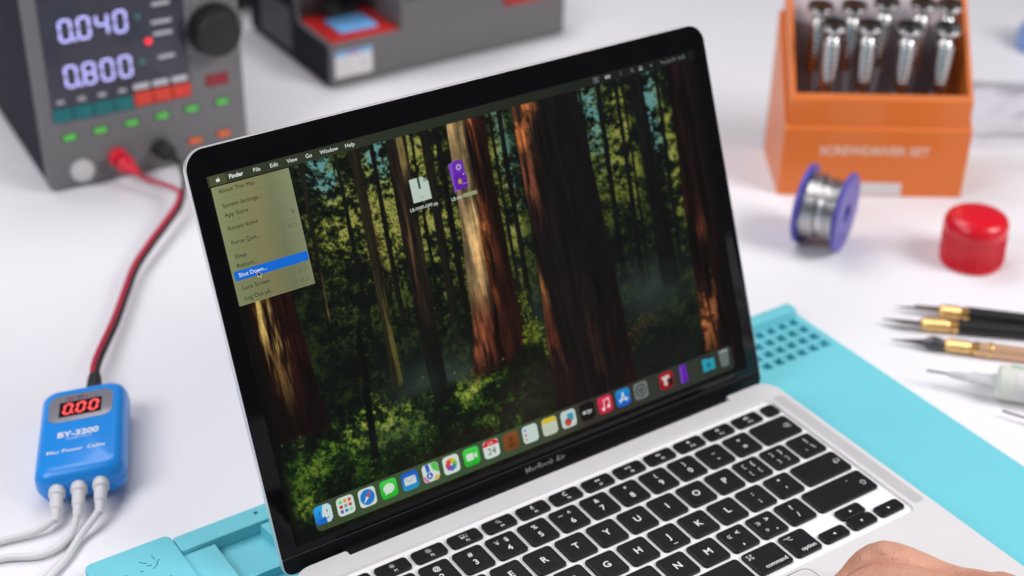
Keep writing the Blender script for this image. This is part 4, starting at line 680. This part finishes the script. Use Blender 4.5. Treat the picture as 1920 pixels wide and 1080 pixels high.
# ================================================================== soldering station
SO = Thing('soldering_station', (141.2, 549.6, 0), -0.8, 'grey soldering station with red trays in its two wells, behind the laptop', 'soldering station')
fr = [(0, 2), (0, 38), (66, 38), (66, 92), (166, 92), (166, 38), (228, 38), (228, 2)]
body = MB(); body.rbox(0, 228.5, 0, 150, 3, 37.5, 2.5, .9); so = SO.part('lower_body', body, 'station')
SO.part('middle_column', MB().rbox(66.2, 166, .4, 150, 36, 96, 2.5, 1.2), 'station')
SO.part('rear_wall', MB().rbox(.5, 228, 64, 149.6, 37, 86, 2, 1), 'station')
SO.part('side_panel', MB().loft([[(x, y, z) for y, z in ((3, 4), (148, 4), (148, 85), (72, 85), (58, 38), (3, 36.5))] for x in (-.9, .3)]), 'psu_side')
SO.part('column_seam', MB().box(70, 164, .1, 3, 62.2, 63.2), 'psu_side')
for x0, x1 in ((4, 65.6), (166.4, 225)):
    tr = SO.part('tray', MB().rbox(x0, x1, 1.8, 62, 37.2, 38.8, 2.5, .6), 'red_tray')
    cx = (x0 + x1) / 2
    sp = MB(); L_ = lambda i, z: [(x + random.uniform(-.5, .5), y + random.uniform(-.5, .5), z) for x, y in rrect(cx - 17 + i, cx + 18 - i, 14 + i, 45 - i, 3, 4)]
    SO.part('sponge', sp.loft([L_(0, 38.6), L_(0, 40.2), L_(1.2, 40.8)]), 'sponge', tr)
SO.part('iron_holder', MB().lathe((36, 58, 66), (-.1, -.75, -.35), [(-20, 10), (0, 16), (14, 21), (20, 22), (21, 19), (6, 14)], 28), 'black')
SO.part('holder_bracket', MB().loft([[(1, 58, 38), (4, 58, 38), (4, 66, 38), (1, 66, 38)], [(1, 70, 84), (4, 70, 84), (4, 78, 84), (1, 78, 84)]]), 'station')
sk = SO.part('sticker', MB(FX).loft([[(x, y, n) for x, y in rrect(5, 38.6, 8, 30.5, 1.2, 3)] for n in (0.01, .25)]), 'label', so, label='white sticker with a blue and violet stripe')
d = MB(FX); d.add([(5.4, 26.4, .3), (17, 26.4, .3), (17, 30, .3), (5.4, 30, .3)], [[0, 1, 2, 3]]); d.add([(27, 26.4, .3), (38.2, 26.4, .3), (38.2, 30, .3), (27, 30, .3)], [[0, 1, 2, 3]]); d.add([(17, 26.4, .3), (27, 26.4, .3), (27, 30, .3), (17, 30, .3)], [[0, 1, 2, 3]], 1); d.add([(29, 14.5, .3), (33, 14.5, .3), (33, 21, .3), (29, 21, .3)], [[0, 1, 2, 3]], 2)
for y in (21, 18, 12): d.add([(8, y, .3), (20, y, .3), (20, y + .9, .3), (8, y + .9, .3)], [[0, 1, 2, 3]], 2)
SO.part('sticker_print', d, ['sky_blue_print', 'violet_print', 'grey_print'], so)
SO.part('side_sticker', MB().box(-1.3, -.8, 66, 126, 8, 46), 'pale_sticker')
DV = Thing('equipment_case', (95, 742, 0), 0, 'black case behind the power supply, left of the soldering station', 'case')
DV.part('shell', MB().rbox(0, 90, 0, 90, 12, 90, 6, 3), 'black')
for x in (10, 80):
    for y in (10, 80): DV.part('foot', MB().lathe((x, y, 0), (0, 0, 1), [(0, 5), (13, 6)], 14), 'black_soft')

# ================================================================== screwdriver box
OA = -33.68
OB = Thing('screwdriver_box', (328.8, 224.6, 0), OA, 'orange cardboard box lettered SCREWDRIVER SET holding silver screwdrivers', 'box')
W_, D_ = 131.5, 72.0
def hollow(x0, x1, y0, y1, zf, zb, th, z0, mi=0):
    "box with sloping open top: front height zf, back height zb"
    hz = lambda y: zf + (zb - zf) * (y - y0) / (y1 - y0); b = MB()
    o = [(x0, y0), (x1, y0), (x1, y1), (x0, y1)]; q = [(x0 + th, y0 + th), (x1 - th, y0 + th), (x1 - th, y1 - th), (x0 + th, y1 - th)]
    e = .5; o2 = [(x0 + e, y0 + e), (x1 - e, y0 + e), (x1 - e, y1 - e), (x0 + e, y1 - e)]
    return b.loft([[(x, y, z0) for x, y in o], [(x, y, hz(y) - e) for x, y in o], [(x, y, hz(y)) for x, y in o2], [(x, y, hz(y)) for x, y in q], [(x, y, z0 + 4) for x, y in q]])
ob = OB.part('outer_box', hollow(0, W_, 0, D_, 52, 112, 2.2, 0.2), 'orange', sharp=20)
OB.part('inner_tray', hollow(2.4, W_ - 2.4, 2.4, D_ - 2.4, 74, 138, 3.2, 3), 'orange', sharp=20)
hold = OB.part('driver_holder', MB().rbox(6, W_ - 6, 6, D_ - 6, 8, 50, 1, .5), 'foam')
OB.part('back_foam', MB().box(6.2, W_ - 6.2, 57, 61.5, 30, 108), 'foam'); OB.part('back_paper', MB().box(6.2, W_ - 6.2, 62, 66, 30, 126), 'paper')
OB.part('box_lettering', MB(FX).text('SCREWDRIVER SET', 65, 35.6, .1, 9.2, 0, 'CENTER', .03, sx=1.0), 'orange_print', ob)
d = MB(FX)
for k, ch in enumerate('KALCON'): d.text(ch, 42 + 10 * k, 20, .1, 8.5, 0, 'CENTER', -.005)
OB.part('faint_lettering', d, 'orange_foil', ob)
lb_ = OB.part('paper_label', MB(FX).loft([[(x, y, n) for x, y in rrect(44, 88, 1, 11, 2, 3)] for n in (.02, .2)]), 'label', ob)
def driver(al, dp, zc, nm, label):
    T_ = Thing(nm, (0, 0, 0), 0, label, 'screwdriver', 'silver screwdrivers in the orange box')
    p = Matrix.Rotation(R(OA), 4, 'Z') @ Vector((al, dp, 0)) + Vector((328.8, 224.6, 0)); T_.e.location = (p + Vector((0, 0, 50.2))) * S
    h = zc - 50.2; tilt = Vector((random.uniform(-.02, .02), random.uniform(-.02, .02), 1))
    T_.part('shaft', MB().lathe((0, 0, 0), tilt, [(0, 1.6), (h - 68, 1.8), (h - 66, 2.4)], 12), 'chrome')
    pr_ = [(h - 70, 2.4), (h - 68, 2.8), (h - 54, 4.4), (h - 52, 5.2), (h - 51, 5.9)]; 
    for k in range(9): z = h - 50.4 + k * 4.05; pr_ += [(z, 6.2), (z + 2.3, 6.2), (z + 2.6, 5.2), (z + 3.8, 5.2)]
    pr_ += [(h - 13.5, 6.0), (h - 12.5, 4.6), (h - 8.5, 4.2), (h - 8, 5.0), (h - 6.5, 8.5), (h - 5.5, 9.0), (h - 3.8, 9.0), (h - 3.4, 8.6)]
    T_.part('handle', MB().lathe((0, 0, 0), tilt, pr_, 20), 'chrome', sharp=50)
    gr_ = MB()
    for k in range(8): z = h - 50.4 + k * 4.05; gr_.lathe((0, 0, 0), tilt, [(z + 2.5, 5.1), (z + 2.55, 5.95), (z + 3.9, 5.95), (z + 3.95, 5.1)], 20)
    T_.part('grip_grooves', gr_, 'chrome_dark', sharp=50)
    T_.part('swivel_cap', MB().lathe((0, 0, 0), tilt, [(h - 3.6, 8.2), (h - 3.0, 8.8), (h - 1.4, 8.8), (h - .9, 8.3), (h - 1.6, 6.6), (h - 1.8, 3)], 24), ['chrome_dark'], sharp=40)
for i, (a, l) in enumerate(zip((29.5, 55.0, 81.2, 108.2), ('leftmost', 'second from left', 'third from left', 'rightmost'))): driver(a, 20, 125.5 - .5 * i, 'screwdriver', 'knurled silver screwdriver, %s in the front row of the orange box' % l)
for i, (a, z, l) in enumerate(zip((24.5, 47, 68, 94, 115), (128, 129, 133, 132.5, 131.5), ('leftmost', 'second from left', 'middle one', 'second from right', 'rightmost'))): driver(a, 45, z, 'screwdriver', 'silver screwdriver with dark cap, %s in the back row of the orange box' % l)

# ================================================================== solder spool
sa = Vector((300.4, 168.6, 27.3)); sb_ = Vector((313.4, 144.6, 27.3)); sax = (sb_ - sa).normalized(); SPN = (sb_ - sa).length
SP = Thing('solder_spool', (306.9, 156.6, 0), 0, 'blue plastic spool wound with silver solder wire, before the orange box', 'spool'); o_ = Vector((-306.9, -156.6, 0))
def flange(c, d_):
    return MB().lathe(c + o_, d_, [(-1.6, 6.2), (-1.6, 26.4), (-1.1, 27.2), (1.1, 27.2), (1.6, 26.4), (1.6, 7.0), (.6, 6.4), (-1.6, 6.2)], 56)
SP.part('flange', flange(sa, -sax), 'spool'); SP.part('flange', flange(sb_, sax), 'spool')
SP.part('hub', MB().lathe(sa + o_, sax, [(-1.2, 7.0), (SPN + 1.2, 7.0), (SPN + 1.2, 6.0), (-1.2, 6.0), (-1.2, 7.0)], 32), 'spool')
wv = MB(); turns = 16; pts = []; u_, v_ = frame_at(sax)
for layer_r in (21.3,):
    for k in range(turns * 36 + 1):
        a = k / 36 * 2 * math.pi; q = sa + o_ + sax * (2.1 + (SPN - 4.2) * k / (turns * 36)); rr_ = layer_r + .9 * math.sin(k * .0113) + .5 * math.sin(k * .037) - (1.2 if 230 < k < 330 else 0)
        pts.append(q + (u_ * math.cos(a) + v_ * math.sin(a)) * rr_)
wv.tube(pts, .74, 6); wv.lathe(sa + o_, sax, [(1.8, 7.1), (1.8, 20.2), (SPN - 1.8, 20.2), (SPN - 1.8, 7.1)], 40); SP.part('solder_wire', wv, 'solder', sharp=60)

# ================================================================== red cap
RC = Thing('red_cap', (376.5, 86, 0), 0, 'round red plastic cap standing on the table beside the solder spool', 'cap')
ca_ = Vector((-.03, .02, 1)); n = 72
pf = [(0.2, 19.6), (1.0, 20.6), (3.2, 20.8), (3.6, 20.3), (23.5, 20.3), (24.6, 20.8), (26.0, 21.1), (29.6, 21.0), (32.8, 19.8), (34.8, 17.2), (36.1, 12.5), (36.7, 6.5), (36.9, .1)]
rcap = RC.part('shell', MB().lathe((0, 0, 0), ca_, pf, n), 'cap', sharp=60)
for k in range(36):
    a = 2 * math.pi * k / 36; RC.part('grip_rib', MB().tube([(20.45 * math.cos(a), 20.45 * math.sin(a), 4.2), (20.45 * math.cos(a) - .7, 20.45 * math.sin(a) + .45, 23)], .75, 6), 'cap', rcap)

# ================================================================== craft knives
def knife(nm, tip, rear, label, kind):
    T_ = Thing(nm, (tip[0], tip[1], 0), 0, label, 'craft knife', 'craft knives on the table'); d = Vector((rear[0] - tip[0], rear[1] - tip[1], 0)).normalized(); z = 4.7; P = lambda a, dz=0: d * a + Vector((0, 0, z + dz)); s = d.cross(Vector((0, 0, 1)))
    hm = 'copper' if kind == 2 else 'black'
    a0, a1 = {0: (26, 44), 1: (23, 45), 2: (31, 51)}[kind]; hl = 128
    T_.part('handle', MB().lathe(P(0), d, [(a1, 3.9), (a1 + .6, 4.5), (hl - 8, 4.5), (hl - 3, 4.4), (hl, 3.2)], 8 if kind == 2 else 24), hm)
    pc = [(a0, 2.6), (a0 + 1, 3.6)] + [(a0 + 3 + k * 1.2 + e, r_) for k in range(int((a1 - a0 - 8) / 1.2)) for e, r_ in ((0, 4.0), (.4, 4.3), (.8, 4.3), (1.1, 4.0))] + [(a1 - 4.6, 4.0), (a1 - 4.2, 3.4), (a1 - 3, 3.4), (a1 - 2.6, 4.4), (a1 + .5, 4.4)]
    T_.part('collet', MB().lathe(P(0), d, pc, 20), 'gold', sharp=50)
    if kind == 0:
        T_.part('ferrule', MB().lathe(P(0), d, [(11, 1.3), (12, 2.0), (20, 2.3), (26.5, 2.6)], 14), 'bright_steel'); T_.part('blade', MB().tube([P(0, -1), P(6, -.6), P(12)], [.25, .7, 1.0], 8), 'steel')
        T_.part('grip_ring', MB().lathe(P(0), d, [(a1 + 36, 4.55), (a1 + 36.5, 4.9), (a1 + 39.5, 4.9), (a1 + 40, 4.55)], 20), 'gold')
    elif kind == 1:
        up = Vector((0, 0, 1)); pts = [(0, -1.6), (6, .2), (12, 2.4), (18, 3.0), (24, 2.2), (24, -2.2), (16, -2.6), (8, -2.4)]
        T_.part('blade', MB().loft([[tuple(P(a, b_ * .35) + s * (b_ * 1.35 + e)) for a, b_ in pts] for e in (0,)] + [[tuple(P(a, b_ * .35 + .7) + s * (b_ * 1.35)) for a, b_ in pts]]), 'steel')
    else:
        T_.part('blade', MB().tube([P(0, -1.2), P(6, -.8), P(14, -.3), P(20)], [.3, .7, 1.5, 2.2], 8), 'steel'); T_.part('blade_clamp', MB().lathe(P(0), d, [(17, 1.4), (19, 2.2), (23, 4.2), (25, 4.6), (29, 4.0), (31.5, 3.0)], 8), 'steel')
        T_.part('grip_ring', MB().lathe(P(0), d, [(a1 + 6, 4.55), (a1 + 6.4, 4.75), (a1 + 8, 4.75), (a1 + 8.4, 4.55)], 20), 'gold')
knife('craft_knife', (286.6, 67.3), (342.1, 12.2), 'black craft knife with a needle tip, farthest of the three knives', 0)
knife('craft_knife', (266.8, 59.2), (331.5, 3.2), 'black craft knife with brass collar and curved dark blade, middle of three', 1)
knife('craft_knife', (257.1, 41.9), (312.0, -13.6), 'rose gold craft knife with dark pointed blade, nearest of the three knives', 2)
# ================================================================== syringe and needle
sy = Thing('flux_syringe', (242.5, 0.7, 0), 0, 'milky syringe with green label and steel needle at the right edge', 'syringe')
d = Vector((.66, -.75, 0)).normalized(); P = lambda a, z=10.2: d * a + Vector((0, 0, z))
sy.part('needle', MB().tube([P(0), P(22)], .75, 10), 'bright_steel'); sy.part('luer_hub', MB().lathe(P(0), d, [(12, 1.3), (16, 2.2), (24, 2.6), (26, 3.4), (36, 3.8), (38, 4.6), (41, 4.6)], 20), 'clearneedle')
br_ = sy.part('barrel', MB().lathe(P(0), d, [(39, 5), (40, 9.2), (41, 10), (128, 10), (129, 9.4), (131, 3)], 32), 'clear'); sy.part('flange_wing', MB().rbox(-15, 15, -11, 11, .4, 3, 8, .5).__class__(Matrix.Translation(P(128)) @ d.to_track_quat('Z', 'Y').to_matrix().to_4x4()).rbox(-11, 11, -11, 11, 0, 2.5, 8, .4), 'clear', br_)
lbm = MB(); u1 = d.cross(Vector((0, 0, 1))); 
lbm.loft([[tuple(P(a) + (u1 * math.cos(R(t_)) + Vector((0, 0, 1)) * math.sin(R(t_))) * r_) for t_, r_ in [(x, 10.08) for x in range(-20, 81, 10)] + [(x, 10.2) for x in range(80, -21, -10)]] for a in (50, 110)]); sy.part('label_band', lbm, 'label', br_)
lg = MB(); lg.loft([[tuple(P(a) + (-u1 * math.cos(R(t_)) + Vector((0, 0, 1)) * math.sin(R(t_))) * r_) for t_, r_ in [(x, 10.06) for x in range(10, 41, 6)] + [(x, 11.25) for x in range(40, 9, -6)]] for a in (47, 108)]); sy.part('green_mark', lg, 'green_print', br_)
nd = Thing('dispensing_needle', (256.8, -45.4, 0), 0, 'thin steel needle below the syringe at the right edge', 'needle'); d = Vector((.46, -.89, 0)).normalized()
nd.part('tube', MB().tube([d * 0 + Vector((0, 0, 4)), d * 24 + Vector((0, 0, 4))], .7, 8), 'bright_steel'); nd.part('hub', MB().lathe(Vector((0, 0, 4)), d, [(16, 1.2), (22, 2.2), (34, 3.0), (36, 3.9), (42, 3.9)], 18), 'clearneedle')
# ================================================================== clear bag, blue piece
def clear_sheet():
    m = bpy.data.materials.new('clear_film'); m.use_nodes = True; nt = m.node_tree; N = nt.nodes; K = nt.links; o = N['Material Output']; N.remove(N['Principled BSDF'])
    t_ = N.new('ShaderNodeBsdfTransparent'); t_.inputs[0].default_value = (.985, .98, .99, 1); g = N.new('ShaderNodeBsdfGlossy'); g.inputs['Roughness'].default_value = .16; fr_ = N.new('ShaderNodeLayerWeight'); fr_.inputs[0].default_value = .18
    mx = N.new('ShaderNodeMixShader'); K.new(fr_.outputs['Fresnel'], mx.inputs[0]); K.new(t_.outputs[0], mx.inputs[1]); K.new(g.outputs[0], mx.inputs[2]); K.new(mx.outputs[0], o.inputs[0]); return m
M['film'] = clear_sheet()
bg = Thing('plastic_bag', (600, 215, 0), 0, 'crumpled clear plastic bag lying right of the orange box', 'plastic bag')
bm_ = MB(Matrix.Rotation(R(-30), 4, 'Z')); nn = 34; r = np.random.default_rng(5); hz_ = vnoise(nn, nn, 2, 3, 71, 2) 
for side in (0, 1):
    vs = [(-75 + 150 * i / (nn - 1), -62 + 124 * j / (nn - 1), .5 + side * (1 + 26 * max(hz_[j, i] - .32, 0) * min(1, 6 * min(i, nn - 1 - i, j, nn - 1 - j) / nn))) for j in range(nn) for i in range(nn)]
    bm_.add(vs, [[j * nn + i, j * nn + i + 1, (j + 1) * nn + i + 1, (j + 1) * nn + i] for j in range(nn - 1) for i in range(nn - 1)])
bg.part('film', bm_, 'film', sharp=80)
for yy in (-40, -34): bg.part('zip_seal', MB(Matrix.Rotation(R(-30), 4, 'Z')).tube(smooth([(-74, yy, 4), (-40, yy + 3, 7), (0, yy - 2, 5), (40, yy + 2, 8), (74, yy, 4)], 6), .9, 8), 'clearneedle')
bc_ = Thing('bottle_cap', (716, 303, 0), 0, 'pale blue plastic cap at the far right edge of the table', 'cap')
bc_.part('shell', MB().lathe((0, 0, 0), (0, 0, 1), [(0.2, 28), (2, 30), (14, 29), (26, 20), (30, 15), (38, 14), (39, 12)], 36), 'paleblue')

# ================================================================== hand
PE = Thing('person', (96, -188, 16), 0, "bare right hand resting on the laptop's palm rest, cropped by the frame", 'person')
def hand():
    O = Vector((96, -188, 16)); b = MB(Matrix.Translation(-O)); d = Vector((-.61, .79, 0)); e = Vector((.79, .61, 0)); up = Vector((0, 0, 1)); n = 20
    def ell(c, hw, ht, tw=0.0): return [tuple(Vector(c) + e * hw * math.cos(2 * math.pi * k / n) + up * (ht * math.sin(2 * math.pi * k / n) + tw * math.cos(2 * math.pi * k / n))) for k in range(n)]
    b.loft([ell((250, -388, 66), 38, 34), ell((190, -310, 54), 34, 30), ell((135, -239, 42), 29, 24), ell((104, -199, 36), 27, 19), ell((96, -188, 35.5), 27.5, 17.5), ell((82, -172, 36), 31, 16, -1.5), ell((66, -155, 35), 35, 13.5, -3), ell((55, -144, 36), 35, 11.5, -4), ell((50, -138, 36), 33, 8, -4)])
    def chain(pts, rad):
        P = smooth(pts, 5); rr = np.interp(np.linspace(0, len(pts) - 1, len(P)), range(len(pts)), rad); q = [P[0]] + P + [P[-1] + (P[-1] - P[-2]).normalized() * rad[-1] * .75]; b.tube(q, [.5] + list(rr) + [rad[-1] * .45], 12)
    chain([(104, -172, 34), (90, -149, 35.5), (74.5, -126.5, 37), (59, -122.5, 30), (50, -123, 25), (43, -126, 22.5)], [11, 9.6, 11.6, 8.2, 7.6, 6.8])
    chain([(92, -182, 38), (76, -160, 42), (58, -139, 42), (37, -136, 37), (24, -136, 28), (16, -138, 23.5)], [12, 11.5, 10.6, 8.6, 7.9, 7.0])
    chain([(82, -190, 40), (64, -171, 44), (43, -153, 44), (20, -153, 39), (6, -153, 29), (-2, -154.5, 24)], [12, 11.5, 10.8, 8.9, 8.1, 7.1])
    chain([(72, -198, 38), (52, -181, 42), (30, -167, 43), (7, -171, 38), (-8, -171, 28.5), (-16, -172, 24)], [12, 11.5, 10.6, 8.8, 8.0, 7.0])
    chain([(88, -198, 30), (64, -208, 28), (40, -208, 26), (18, -199, 25)], [14, 12.5, 10.6, 8.6])
    chain([(78, -130, 39.5), (74, -126, 41), (70, -124, 39.5)], [6.5, 8.2, 6.5]); chain([(100, -161, 35), (106, -168, 37), (111, -175, 36)], [7, 9.5, 9])
    o = b.build('hand', 'skin', PE.e, sharp=180)
    rm = o.modifiers.new('union', 'REMESH'); rm.mode = 'VOXEL'; rm.voxel_size = 1.1 * S; rm.use_smooth_shade = True
    sm = o.modifiers.new('soften', 'SMOOTH'); sm.factor = .6; sm.iterations = 5
    return o
hand()
